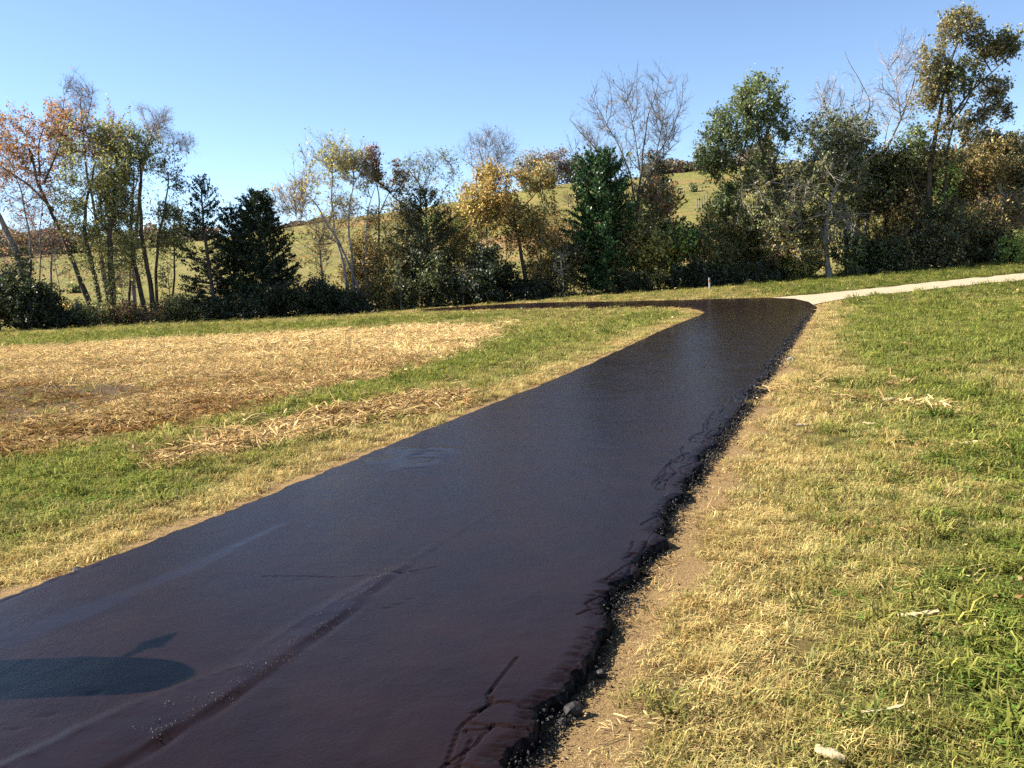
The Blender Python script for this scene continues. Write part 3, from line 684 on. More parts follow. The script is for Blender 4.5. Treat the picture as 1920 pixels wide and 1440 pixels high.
def tree(name, label, cat_, Y, stems, blobs, leafsize=.085, leaves=5, twigs=4, twl=(.25, .7), barkm=None, thick=.8, seed=0, group=None, r0=.0075,
         twigr=.0045, vine=None, upb=.5, subtw=0, spread=.085, leafup=.25):
    """stems: [(px points, base radius, tip radius)], blobs: (cx,cy,rx,ry,points,leaf factor,colours)"""
    global TREES; TREES += 1
    rng = np.random.default_rng(1000 + seed); barkm = barkm or M_BARK
    nodes, nrad, src = [], [], []; tparts = []; base = None
    for si, (pp, ra, rb) in enumerate(stems):
        pts = np.array([atd(p[0], p[1], Y + (p[2] if len(p) > 2 else 0)) for p in pp])
        if pp[0][1] >= stems[0][0][0][1] - 40:                     # starts at the ground
            pts[0, 2] = float(H(pts[0, 0], pts[0, 1])) - .12
        s = np.concatenate([[0], np.cumsum(np.linalg.norm(np.diff(pts, axis=0), axis=1))]); n = max(5, int(s[-1] / .4))
        q = np.linspace(0, s[-1], n)
        sm = np.stack([np.interp(q, s, pts[:, j]) for j in range(3)], 1)
        for _ in range(2): sm[1:-1] = .5 * sm[1:-1] + .25 * (sm[:-2] + sm[2:])
        ph = rng.uniform(0, 6, 4); f = np.linspace(0, 1, n)
        sm[:, 0] += .09 * np.sin(q * .9 + ph[0]) * f + .04 * np.sin(q * 2.7 + ph[1]) * f; sm[:, 1] += (.16 * np.sin(q * .7 + ph[2]) + rng.normal(0, .5) * f) * f
        rad = ra + (rb - ra) * f ** .8
        if si == 0 or pp[0][1] >= stems[0][0][0][1] - 40: rad = rad * (1 + .55 * np.exp(-q / .35))
        tparts.append((('stem' if cat_ == 'bush' else 'trunk') if pp[0][1] >= stems[0][0][0][1] - 40 else 'limb', limb(sm, rad, 9 if ra > .08 else 6, seed + si)))
        nodes.append(sm); nrad.append(rad); src.append(.25 * q)
        if base is None: base = sm[0] + [0, 0, .12]
    TN = np.vstack(nodes); TR = np.concatenate(nrad); TC = np.concatenate(src); nt_ = len(TN)
    A, bi = [], []
    for k, b in enumerate(blobs): A.append(in_blob(rng, b[4], Y, b, thick)); bi += [k] * b[4]
    A = np.vstack(A); bi = np.array(bi); Np = np.vstack([TN, A]); N = len(Np)
    D = np.sqrt(np.maximum(((Np[:, None] - Np[None]) ** 2).sum(-1), 0)).astype(np.float32)
    K = 13; nbr = np.argpartition(D, K, 1)[:, :K]
    cost = np.full(N, 1e9); par = np.full(N, -1); hq = []
    for k in range(nt_): cost[k] = TC[k]; hq.append((cost[k], k))
    heapq.heapify(hq)
    # let trunk nodes reach out to their nearest crown points as well
    doneN = np.zeros(N, bool); sym = [list(x) for x in nbr]
    for k in range(N):
        for j in nbr[k]: sym[j].append(k)
    Zc = Np[:, 2]
    while hq:
        cst, k = heapq.heappop(hq)
        if doneN[k]: continue
        doneN[k] = True
        for j in sym[k]:
            if j < nt_ or doneN[j]: continue
            d = D[k, j]; dn = (Zc[k] - Zc[j]) / max(d, 1e-4)
            nc = cst + d ** 1.7 * (1 + upb * (1 + dn)) + .02
            if nc < cost[j]: cost[j] = nc; par[j] = k; heapq.heappush(hq, (nc, j))
    orph = np.where((par < 0) & (np.arange(N) >= nt_))[0]
    ok = np.where(doneN)[0]
    for j in orph:
        par[j] = ok[np.argmin(D[j, ok])]; cost[j] = cost[par[j]] + D[j, par[j]]
    order = np.argsort(-cost); rp = np.zeros(N); mainc = np.full(N, -1); mr = np.zeros(N)
    for k in order:
        if k < nt_: continue
        rp[k] = max(rp[k], r0 ** 2.3); p = par[k]; rp[p] += rp[k]
        if rp[k] > mr[p]: mr[p] = rp[k]; mainc[p] = k
    rad = np.maximum(rp, 1e-9) ** (1 / 2.3); rad[:nt_] = TR
    for _ in range(3):
        new = Np.copy(); k = np.arange(nt_, N); hc = mainc[k] >= 0; k = k[hc]
        new[k] = .5 * Np[k] + .25 * (Np[par[k]] + Np[mainc[k]]); Np = new
    ch = np.arange(nt_, N); pa = par[ch]; rc = rad[ch]; rpp = np.minimum(rad[pa], rc * 1.5)
    thickm = rc > .022
    tb = [tubes(Np[pa[thickm]], Np[ch[thickm]], rpp[thickm], rc[thickm], 5), tubes(Np[pa[~thickm]], Np[ch[~thickm]], rpp[~thickm], rc[~thickm], 3)]
    # twigs
    edir = unit(Np[ch] - Np[pa]); nd = np.repeat(np.arange(len(ch)), twigs); keep = rc[nd] < .045; nd = nd[keep]
    f = rng.random(len(nd))[:, None]; st = Np[pa[nd]] * (1 - f) + Np[ch[nd]] * f
    td_ = unit(edir[nd] * 1.0 + rng.normal(0, .62, (len(nd), 3)) + [0, 0, upb * .35]); tl = rng.uniform(*twl, len(nd))[:, None]
    en = st + td_ * tl
    tb.append(ribbons(st, en, twigr * 1.1, twigr * .5, rng))
    if subtw:
        k = np.repeat(np.arange(len(st)), subtw); f = rng.uniform(.25, .95, len(k))[:, None]; s2 = st[k] * (1 - f) + en[k] * f
        e2 = s2 + unit(td_[k] + rng.normal(0, .6, (len(k), 3)) + [0, 0, .15]) * tl[k] * .55
        tb.append(ribbons(s2, e2, twigr * .8, twigr * .4, rng))
    root = empty(name, base, label, cat_, group)
    for nm, (V, Fq) in tparts: link(nm, mk_mesh(nm, V - base, [Fq], [barkm], smooth=True), root)
    V, Fq = cat(tb); link('branches', mk_mesh('branches', V - base, [Fq], [barkm]), root)
    LP, LC = [], []
    for k, b in enumerate(blobs):
        if b[5] <= 0: continue
        sel = np.where(bi[ch[nd] - nt_] == k)[0]
        if len(sel) == 0: continue
        n = int(len(sel) * leaves * .96 * b[5]); q = sel[rng.integers(0, len(sel), n)]; f = rng.uniform(.3, 1.05, n)[:, None]
        LP.append(st[q] * (1 - f) + en[q] * f + rng.normal(0, spread, (n, 3))); LC.append(palette(b[6], n, rng))
    if LP:
        LP = np.vstack(LP); LC = np.vstack(LC)
        V, Fq, cc = leaf_quads(LP, leafsize, rng, LC, leafup)
        link('crown', mk_mesh('crown', V - base, [Fq], [M_LEAF], dict(Col=cc)), root)
    if vine:
        for (pp, n, wid, cols, sz) in vine:
            pts = np.array([atd(*p, Y - .5) for p in pp]); s = np.linspace(0, len(pts) - 1, n); s = np.clip(s + rng.normal(0, .2, n), 0, len(pts) - 1)
            vp = np.stack([np.interp(s, np.arange(len(pts)), pts[:, j]) for j in range(3)], 1) + rng.normal(0, wid, (n, 3))
            V, Fq, cc = leaf_quads(vp, sz, rng, palette(cols, n, rng), .4)
            link('vine', mk_mesh('vine', V - base, [Fq], [M_LEAF], dict(Col=cc)), root)
    return root

def cedar(name, label, Y, stem, prof, cols, seed, n_br=120, dens_=1.0, bare=.06, group=None, droop=.0, size=.085, vine=None):
    """stem: px points of the trunk, prof: [(py, half width px)] from top to bottom"""
    rng = np.random.default_rng(3000 + seed); m_ = Y / FPX
    pts = np.array([atd(p[0], p[1], Y) for p in stem]); pts[0, 2] = float(H(pts[0, 0], pts[0, 1])) - .1
    s = np.concatenate([[0], np.cumsum(np.linalg.norm(np.diff(pts, axis=0), axis=1))]); n = 30; q = np.linspace(0, s[-1], n)
    sm = np.stack([np.interp(q, s, pts[:, j]) for j in range(3)], 1); rad = .17 * (1 - np.linspace(0, 1, n)) ** .8 + .012
    pz = np.array([atd(stem[-1][0], p[0], Y)[2] for p in prof])[::-1]; pr = np.array([p[1] for p in prof])[::-1] * m_
    n_br = int(n_br * 1.9); hz = np.sort(pz[0] + (pz[-1] - .05 - pz[0]) * (1 - rng.random(n_br) ** .9)); n_br = len(hz); az = rng.uniform(0, 6.283, n_br)
    L = np.interp(hz, pz, pr) * rng.uniform(.45, 1.05, n_br) * (1 + .14 * np.sin(hz * 1.7 + az * 2)) + .12
    o = np.stack([np.interp(hz, sm[:, 2], sm[:, j]) for j in range(3)], 1)
    fr = (hz - pz[0]) / (pz[-1] - pz[0]); tilt = .05 + .8 * fr ** 1.6 - droop + rng.normal(0, .12, n_br)
    d = np.stack([np.cos(az), np.sin(az), tilt], 1)
    mid_ = o + d * L[:, None] * .55; end = o + np.column_stack([np.cos(az) * L, np.sin(az) * L, tilt * L * 1.15 + .10 * L])
    rb = .010 + .014 * (1 - fr)
    tb = [limb(sm, rad, 8, seed), ]
    b2 = [tubes(o, mid_, rb * 1.4, rb, 4), tubes(mid_, end, rb, rb * .3, 4)]
    cnt = np.maximum(3, (L * 8).astype(int)); k = np.repeat(np.arange(n_br), cnt); f = rng.uniform(.22, 1.0, len(k)) ** .75
    a = np.where(f[:, None] < .55, o[k] + (mid_ - o)[k] * (f / .55)[:, None], mid_[k] + (end - mid_)[k] * ((f - .55) / .45)[:, None])
    side = unit(np.column_stack([-np.sin(az[k]), np.cos(az[k]), np.zeros(len(k))])) * rng.normal(0, 1, len(k))[:, None]
    ln = (.12 + .34 * rng.random(len(k))) * (1.1 - .5 * fr[k])
    e = a + (unit(d[k]) * .45 + side * .6 + np.array([0, 0, 1]) * rng.uniform(-.15, .55, len(k))[:, None]) * ln[:, None]
    b2.append(ribbons(a, e, .006, .003, rng))
    ns = max(4, int(4.4 * dens_)); kk = np.repeat(np.arange(len(k)), ns); g = rng.uniform(.1, 1.1, len(kk))[:, None]
    sp = a[kk] * (1 - g) + e[kk] * g + rng.normal(0, .05, (len(kk), 3))
    ax = unit(e[kk] - a[kk] + rng.normal(0, .25, (len(kk), 3)) + [0, 0, .25]); nr = unit(np.cross(ax, rng.normal(0, 1, (len(kk), 3)))); b_ = np.cross(nr, ax)
    sz = (size * 1.12 * rng.uniform(.6, 1.4, len(kk)))[:, None]
    V = np.stack([sp - ax * sz * .8, sp + b_ * sz * .36, sp + ax * sz * 1.1, sp - b_ * sz * .36], 1).reshape(-1, 3)
    cc = np.repeat(palette(cols, len(kk), rng, .25), 4, 0); Fq = np.arange(len(V)).reshape(-1, 4)
    base = sm[0] + [0, 0, .1]; root = empty(name, base, label, 'cedar', group)
    v, f_ = cat(tb); link('trunk', mk_mesh('trunk', v - base, [f_], [M_BARK], smooth=True), root)
    v, f_ = cat(b2); link('branches', mk_mesh('branches', v - base, [f_], [M_BARK]), root)
    link('crown', mk_mesh('crown', V - base, [Fq], [M_NEEDLE], dict(Col=cc)), root)
    for (px, py, rx, ry, n_, cols_) in (vine or []):
        vp = atd(px, py, Y - .9) + rng.normal(0, 1, (n_, 3)) * [rx * m_, .25, ry * m_]
        V, Fq, cc = leaf_quads(vp, .10, rng, palette(cols_, n_, rng), .4); link('vine', mk_mesh('vine', V - base, [Fq], [M_LEAF], dict(Col=cc)), root)
    return root

ORANGE = [(.23, .11, .04), (.18, .09, .04), (.25, .145, .05), (.15, .08, .045)]
RUSSET = [(.20, .085, .05), (.15, .07, .045), (.25, .11, .05)]
YGREEN = [(.15, .145, .042), (.115, .12, .038), (.20, .175, .055), (.09, .098, .036)]
OLIVE = [(.085, .095, .032), (.06, .075, .026), (.12, .115, .035)]
OAKG = [(.06, .085, .026), (.085, .11, .03), (.05, .065, .022), (.11, .115, .035)]
OAKB = [(.085, .085, .03), (.13, .10, .035), (.07, .07, .028), (.16, .12, .045)]
GOLD = [(.26, .175, .04), (.20, .125, .035), (.31, .225, .06), (.17, .09, .035), (.15, .13, .035)]
YEL = [(.34, .30, .06), (.24, .235, .05), (.42, .36, .09)]
LIME = [(.20, .30, .05), (.15, .24, .04), (.27, .36, .08)]
RED = [(.13, .05, .04), (.10, .045, .04), (.16, .075, .045)]
CED = [(.012, .023, .009), (.019, .031, .011), (.010, .016, .008)]
CEDB = [(.028, .066, .018), (.042, .09, .022), (.02, .045, .015)]
CEDBR = [(.03, .042, .02), (.06, .055, .03), (.022, .032, .017)]
for pal in (ORANGE, YGREEN, OLIVE, OAKG, OAKB, GOLD): pal[:] = [tuple(v * 1.28 for v in q) for q in pal]
DARKG = [(.022, .032, .009), (.034, .044, .012), (.018, .022, .008)]

GP = 'trees of the fence line'
# --- left clump
tree('ash_tree', 'leaning bare tree with thin pinkish twigs at the far left edge, ivy round its trunk', 'tree', 60,
     [([(62, 612), (52, 540), (25, 450), (-5, 385), (-45, 300)], .27, .10), ([(55, 545), (58, 470), (52, 415), (35, 350), (10, 300)], .09, .03), ([(62, 600), (75, 500), (68, 420), (75, 360)], .07, .02)],
     [(20, 410, 90, 120, 380, .10, RUSSET), (-60, 300, 90, 110, 240, .3, ORANGE)], twigs=5, twl=(.3, .9), seed=1, group=GP, subtw=1, barkm=M_BARK_GREY,
     vine=[([(60, 600), (52, 540), (45, 500), (40, 470)], 1100, .32, DARKG, .10)])
tree('maple_tree', 'tall maple with an orange-red crown and slanting trunk behind the left clump', 'tree', 63,
     [([(182, 606), (165, 560), (128, 470), (98, 390), (75, 330), (60, 280)], .24, .07), ([(100, 395), (60, 350), (15, 320), (-30, 290)], .10, .03), ([(82, 345), (110, 280), (130, 220)], .08, .03), ([(75, 330), (70, 260), (95, 205)], .07, .02)],
     [(60, 275, 80, 70, 330, .9, ORANGE), (130, 250, 75, 62, 300, .9, ORANGE), (195, 255, 45, 50, 140, .55, RUSSET), (10, 310, 55, 60, 200, .8, ORANGE), (60, 350, 60, 50, 120, .35, RUSSET)],
     leafsize=.086, leaves=3.2, subtw=1, seed=2, group=GP, twl=(.25, .65))
tree('ash_tree', 'slender tree whose bare grey top rises highest above the orange maple', 'tree', 66,
     [([(210, 600), (200, 540), (182, 440), (168, 340), (155, 250), (147, 185)], .22, .03), ([(160, 280), (125, 210), (112, 165)], .05, .012), ([(155, 250), (170, 200), (175, 160)], .05, .012)],
     [(143, 205, 38, 62, 260, .02, RUSSET), (175, 300, 60, 60, 160, .3, OLIVE)], twigs=5, twl=(.25, .8), seed=3, group=GP, subtw=2, barkm=M_BARK_GREY, upb=1.0)
tree('walnut_tree', 'yellow-green leafy tree on two dark trunks in the left clump', 'tree', 61,
     [([(212, 606), (208, 520), (205, 430), (210, 340), (215, 280)], .26, .06), ([(198, 604), (178, 520), (160, 440), (165, 380), (185, 310)], .20, .05), ([(206, 440), (160, 380), (130, 355)], .07, .02), ([(205, 430), (250, 360), (262, 300)], .08, .02)],
     [(200, 310, 75, 75, 420, 1.0, YGREEN), (165, 390, 55, 65, 260, .9, YGREEN), (225, 400, 60, 80, 300, .75, YGREEN + OLIVE), (190, 470, 55, 50, 140, .6, YGREEN), (160, 260, 60, 40, 90, .45, OLIVE)],
     leafsize=.09, leaves=3.7, subtw=1, seed=4, group=GP, vine=[([(212, 600), (208, 540), (206, 470)], 500, .3, YGREEN, .10), ([(192, 590), (175, 520), (162, 450)], 350, .28, YGREEN, .09)])
tree('walnut_tree', 'sparse olive-green tree on three thin trunks left of the cedars', 'tree', 62,
     [([(276, 606), (262, 540), (248, 470), (240, 400), (245, 320)], .20, .04), ([(290, 606), (282, 530), (268, 450), (262, 370), (270, 290)], .23, .05), ([(297, 604), (292, 520), (300, 450), (318, 380), (325, 330)], .15, .03)],
     [(262, 330, 70, 75, 330, .7, OLIVE + YGREEN), (300, 400, 48, 80, 240, .6, OLIVE), (250, 270, 50, 36, 130, .6, OLIVE), (255, 440, 60, 50, 150, .6, YGREEN), (330, 350, 20, 60, 60, .5, DARKG), (240, 500, 45, 40, 90, .5, YGREEN)],
     leafsize=.088, leaves=2.8, subtw=1, seed=5, group=GP, barkm=M_BARK)
tree('sycamore_tree', 'pale bare branches reaching right above the cedars from the left clump', 'tree', 67,
     [([(252, 602), (250, 480), (258, 380), (268, 290), (288, 230)], .22, .04), ([(265, 310), (285, 285), (320, 285), (348, 278)], .05, .014), ([(270, 280), (282, 245), (310, 235)], .04, .012)],
     [(287, 222, 30, 32, 200, .015, RUSSET), (310, 250, 26, 24, 110, .015, RUSSET), (342, 268, 20, 22, 120, .015, RUSSET)], twigs=5, twl=(.2, .6), seed=6, group=GP, subtw=2, barkm=M_BARK_PALE, r0=.006)
tree('ash_tree', 'thin twiggy bare tree filling the gap beside the leaning maple trunk', 'tree', 65,
     [([(98, 608), (94, 530), (88, 450), (92, 390)], .12, .03), ([(92, 480), (60, 420), (48, 380)], .05, .012), ([(90, 460), (120, 410), (130, 370)], .05, .012)],
     [(90, 420, 70, 72, 300, .12, RUSSET), (40, 470, 50, 50, 150, .3, OLIVE + RUSSET)], twigs=4, twl=(.3, .8), seed=30, group=GP, barkm=M_BARK_GREY, subtw=1)
tree('elm_tree', 'sparse olive tree behind the three thin trunks', 'tree', 66,
     [([(322, 604), (326, 520), (322, 440), (330, 390)], .10, .03), ([(240, 606), (244, 520), (250, 440), (245, 380)], .12, .03)],
     [(325, 440, 36, 66, 190, .6, OLIVE), (235, 440, 60, 70, 260, .6, YGREEN + OLIVE), (180, 500, 60, 50, 140, .5, YGREEN + GOLD)], leafsize=.09, leaves=3.4, seed=31, group=GP)
# --- cedars left of centre
cedar('cedar_tree', 'open dark cedar with see-through layered top, leftmost of the cedars', 61, [(408, 604), (395, 520), (382, 430), (376, 338)],
      [(334, 2), (360, 20), (400, 34), (440, 44), (470, 60), (510, 70), (550, 66), (580, 40)], CED, 1, 105, .9, size=.085, group='cedars of the fence line')
cedar('cedar_tree', 'broad dense dark cedar with pointed tip, tallest of the pair left of centre', 62, [(500, 604), (494, 520), (488, 440), (482, 366)],
      [(360, 2), (385, 20), (410, 34), (440, 50), (480, 62), (520, 72), (560, 84), (598, 84)], CED, 2, 260, 1.4, size=.088, group='cedars of the fence line')
cedar('cedar_tree', 'shorter dark cedar squeezed between the two taller cedars', 62.8, [(444, 604), (440, 520), (436, 440), (432, 395)],
      [(392, 4), (410, 24), (440, 38), (480, 46), (520, 50), (560, 46), (590, 40)], CED, 3, 120, 1.3, size=.088, group='cedars of the fence line')
# --- centre left
tree('elm_tree', 'fan-shaped pale tree with sparse yellow leaves right of the dark cedars', 'tree', 63,
     [([(692, 590), (672, 540), (640, 460), (612, 420), (585, 375), (555, 345)], .15, .025), ([(655, 572), (645, 500), (630, 440), (620, 350), (625, 290)], .14, .03), ([(664, 578), (660, 500), (652, 420), (660, 340), (655, 275)], .12, .02), ([(690, 588), (685, 490), (690, 420), (705, 350)], .10, .02), ([(640, 460), (590, 430), (545, 400)], .05, .012)],
     [(615, 330, 70, 70, 360, .30, YEL + YGREEN), (645, 298, 34, 34, 130, .7, YEL), (560, 375, 54, 45, 230, .22, GOLD), (670, 360, 48, 80, 220, .25, GOLD + OLIVE), (610, 410, 70, 50, 200, .22, GOLD)],
     leafsize=.10, leaves=2.0, twigs=5, twl=(.3, .8), seed=7, group=GP, barkm=M_BARK_PALE, upb=1.6, subtw=1, r0=.009, twigr=.006)
tree('oak_tree', 'thin tree with a dark red leafy top beside the yellow fan-shaped tree', 'tree', 64,
     [([(718, 586), (716, 520), (712, 440), (712, 380), (705, 320)], .14, .03), ([(712, 400), (735, 350), (742, 320)], .05, .012)],
     [(705, 308, 26, 30, 150, .7, RED), (735, 340, 28, 32, 150, .5, RED + OLIVE), (705, 360, 30, 45, 170, .55, OLIVE + GOLD), (725, 400, 40, 40, 120, .4, GOLD + OLIVE)],
     leafsize=.10, leaves=2.4, seed=8, group=GP)
tree('locust_tree', 'crooked bare grey tree behind the brownish cedar', 'tree', 67,
     [([(778, 580), (782, 500), (786, 420), (788, 360), (775, 325)], .14, .03), ([(788, 365), (805, 325), (835, 300)], .05, .012), ([(782, 340), (760, 310), (748, 305)], .04, .01)],
     [(790, 325, 55, 38, 260, .12, OLIVE), (830, 320, 34, 40, 110, .2, OLIVE)], twigs=4, seed=9, group=GP, barkm=M_BARK_GREY, subtw=1)
cedar('cedar_tree', 'brown-flecked cedar with bright green vine leaves, left of the golden tree', 62.5, [(806, 582), (802, 500), (800, 430), (797, 362)],
      [(358, 4), (378, 26), (410, 44), (440, 56), (480, 68), (520, 72), (556, 60)], CEDBR, 4, 130, 1.0, size=.088, group='cedars of the fence line', vine=[(806, 402, 7, 9, 70, LIME), (818, 410, 5, 5, 40, LIME), (802, 424, 4, 8, 50, LIME), (858, 418, 5, 7, 50, LIME), (884, 412, 6, 8, 50, LIME), (815, 500, 30, 40, 500, OLIVE)])
tree('ash_tree', 'bare fan of fine twigs rising behind the golden tree', 'tree', 68,
     [([(915, 566), (914, 480), (912, 400), (912, 330), (900, 280)], .15, .03), ([(912, 340), (935, 300), (955, 270)], .05, .012), ([(912, 345), (890, 310), (872, 300)], .05, .012), ([(912, 330), (915, 290), (920, 262)], .045, .01)],
     [(915, 292, 56, 46, 420, .02, RUSSET)], twigs=4, twl=(.3, .8), seed=10, group=GP, barkm=M_BARK_GREY, upb=1.3, subtw=2)
tree('elm_tree', 'twiggy half-bare tree behind the yellow fan-shaped tree', 'tree', 66.5,
     [([(606, 594), (602, 520), (596, 450), (590, 410)], .10, .03), ([(742, 588), (740, 500), (745, 430)], .09, .02)],
     [(590, 452, 62, 54, 230, .35, GOLD + OLIVE), (745, 440, 44, 70, 240, .6, OAKB + OLIVE)], twigs=4, leafsize=.085, leaves=3.2, seed=32, group=GP, subtw=1)
tree('elm_tree', 'thin golden-olive tree between the brown-flecked cedar and golden tree', 'tree', 66,
     [([(862, 578), (858, 500), (850, 430), (846, 380)], .10, .03)], [(850, 420, 46, 76, 280, .7, GOLD + OLIVE), (870, 490, 44, 50, 150, .6, OLIVE)], leafsize=.088, leaves=3.4, seed=33, group=GP)
tree('elm_tree', 'thin brown tree between the golden tree and bright green cedar', 'tree', 66,
     [([(1046, 566), (1044, 500), (1048, 430), (1044, 390)], .09, .02)], [(1045, 440, 36, 66, 230, .55, OAKB + GOLD), (1040, 510, 44, 40, 130, .6, OAKB)], leafsize=.088, leaves=3.2, seed=34, group=GP)
tree('hickory_tree', 'golden-brown leafy tree with a dark straight trunk near the middle', 'tree', 61.5,
     [([(990, 570), (984, 510), (972, 440), (960, 400), (945, 350)], .17, .04), ([(965, 420), (920, 380), (890, 360)], .07, .02), ([(962, 405), (1000, 370), (1012, 345)], .07, .02)],
     [(930, 370, 66, 52, 420, 1.0, GOLD), (895, 385, 44, 44, 200, .9, GOLD + YEL), (985, 390, 52, 56, 300, .9, GOLD + OLIVE), (1000, 335, 40, 28, 150, .7, GOLD + OLIVE), (945, 430, 72, 36, 220, .7, GOLD), (920, 330, 40, 24, 100, .6, GOLD)],
     leafsize=.092, leaves=3.6, seed=11, group=GP)
# --- centre right
cedar('cedar_tree', 'bright green cedar with a rounded sunlit left side, beside the big bare tree', 61, [(1140, 552), (1132, 470), (1126, 380), (1124, 306)],
      [(298, 8), (316, 34), (345, 50), (390, 60), (430, 64), (470, 66), (510, 60), (540, 48)], CEDB + CEDB + CED, 5, 300, 1.9, size=.088, group='cedars of the fence line')
cedar('cedar_tree', 'dark cedar standing behind the bare tree, left of the hill gap', 65, [(1236, 546), (1234, 460), (1230, 370), (1226, 296)],
      [(290, 4), (310, 20), (340, 30), (380, 46), (420, 58), (460, 60), (500, 56), (525, 40)], CEDBR + CED, 6, 160, 1.3, size=.088, group='cedars of the fence line')
tree('ash_tree', 'big bare tree spreading a wide fan of upright branches above the cedars', 'tree', 62,
     [([(1196, 552), (1196, 480), (1192, 410), (1196, 350), (1205, 290), (1212, 220), (1225, 165)], .20, .02), ([(1194, 430), (1165, 350), (1130, 300), (1095, 255), (1068, 225)], .09, .014),
      ([(1195, 400), (1180, 320), (1150, 255), (1125, 205), (1112, 180)], .085, .014), ([(1196, 370), (1225, 310), (1255, 250), (1275, 200), (1280, 165)], .09, .014),
      ([(1200, 320), (1190, 250), (1178, 200), (1165, 165)], .06, .012), ([(1235, 300), (1265, 270), (1288, 255)], .035, .01), ([(1225, 310), (1240, 250), (1248, 195), (1245, 150)], .05, .01), ([(1165, 350), (1120, 330), (1078, 300)], .04, .01)],
     [(1190, 220, 100, 82, 640, .02, RUSSET), (1110, 255, 46, 56, 200, .02, RUSSET), (1255, 210, 34, 66, 190, .02, RUSSET), (1195, 330, 60, 50, 150, .4, OLIVE + GOLD)],
     twigs=3, twl=(.25, .75), seed=12, group=GP, barkm=M_BARK_GREY, upb=1.6, subtw=1, leaves=3, r0=.009, twigr=.007)
tree('dogwood_tree', 'low tree with lemon-yellow and green leaves under the big bare tree', 'tree', 60.5,
     [([(1205, 552), (1210, 500), (1225, 450)], .08, .02), ([(1220, 552), (1235, 500), (1260, 460)], .07, .02), ([(1202, 550), (1190, 490), (1200, 440)], .06, .02)],
     [(1240, 470, 44, 40, 260, 1.0, YEL + YGREEN), (1275, 460, 42, 44, 240, 1.0, LIME + DARKG), (1205, 420, 40, 50, 230, .7, YGREEN + OLIVE), (1225, 510, 48, 30, 150, 1.0, YEL + YGREEN), (1180, 470, 40, 60, 170, .6, GOLD + OLIVE), (1240, 380, 42, 44, 150, .6, OLIVE + RUSSET)],
     leafsize=.12, leaves=2.6, seed=13, group=GP)
tree('oak_tree', 'green leafy oak reaching left over the hill gap with a domed top', 'tree', 61,
     [([(1500, 528), (1490, 460), (1470, 390), (1440, 320), (1425, 260), (1420, 200)], .22, .05), ([(1468, 390), (1410, 350), (1350, 320)], .10, .02), ([(1450, 340), (1390, 290), (1350, 265)], .08, .02), ([(1475, 400), (1400, 390), (1340, 370)], .07, .015)],
     [(1425, 190, 46, 52, 330, 1.0, OAKG), (1375, 245, 52, 44, 320, 1.0, OAKG), (1450, 240, 40, 40, 180, .8, OAKG), (1345, 305, 36, 34, 190, 1.0, OAKG + DARKG), (1345, 370, 36, 34, 170, .9, OAKG), (1400, 330, 60, 48, 220, .8, OAKG + OLIVE), (1395, 400, 50, 36, 150, .8, OAKG + DARKG)],
     leafsize=.105, leaves=3.0, seed=14, group=GP, spread=.09)
tree('elm_tree', 'grey dead-limbed tree with drooping bare twigs over a dense dome of leaves', 'tree', 60,
     [([(1556, 524), (1550, 490), (1548, 440), (1555, 380), (1580, 320), (1600, 280)], .21, .07), ([(1556, 385), (1500, 350), (1440, 340), (1390, 350)], .09, .02), ([(1565, 360), (1530, 310), (1480, 295), (1430, 300)], .08, .014), ([(1555, 400), (1510, 410), (1480, 440), (1460, 470)], .06, .012), ([(1580, 330), (1640, 290), (1690, 240), (1720, 190)], .08, .012), ([(1590, 300), (1560, 250), (1520, 225)], .06, .012), ([(1550, 420), (1590, 400), (1640, 400)], .045, .012)],
     [(1480, 335, 95, 40, 190, .8, OLIVE + OAKB), (1570, 255, 64, 44, 160, 1.6, DARKG + OLIVE), (1540, 420, 70, 44, 190, .3, OLIVE), (1440, 390, 66, 50, 140, 1.3, YGREEN + OLIVE), (1590, 320, 60, 50, 150, 1.6, DARKG + OAKG), (1490, 450, 64, 40, 130, 1.8, YGREEN + GOLD)],
     leafsize=.095, leaves=4.2, twigr=.010, twigs=3, twl=(.4, 1.3), seed=15, group=GP, barkm=M_BARK_PALE, upb=.0, subtw=0, r0=.013)
tree('hackberry_tree', 'dense dark olive tree filling the dome behind the drooping bare twigs', 'tree', 62.6,
     [([(1590, 520), (1585, 430), (1575, 340), (1565, 280)], .2, .06), ([(1582, 400), (1520, 350), (1470, 330)], .08, .02), ([(1584, 390), (1650, 330)], .08, .02)],
     [(1562, 262, 74, 46, 360, 1.0, DARKG + OLIVE), (1490, 330, 90, 56, 420, 1.0, OLIVE + OAKG), (1600, 340, 90, 60, 420, 1.0, DARKG + OAKG), (1680, 330, 60, 60, 300, 1.0, OAKB + DARKG), (1430, 380, 80, 50, 300, .9, OLIVE + YGREEN), (1540, 410, 90, 50, 320, .9, OLIVE + DARKG)],
     leafsize=.095, leaves=3.6, seed=25, group=GP)
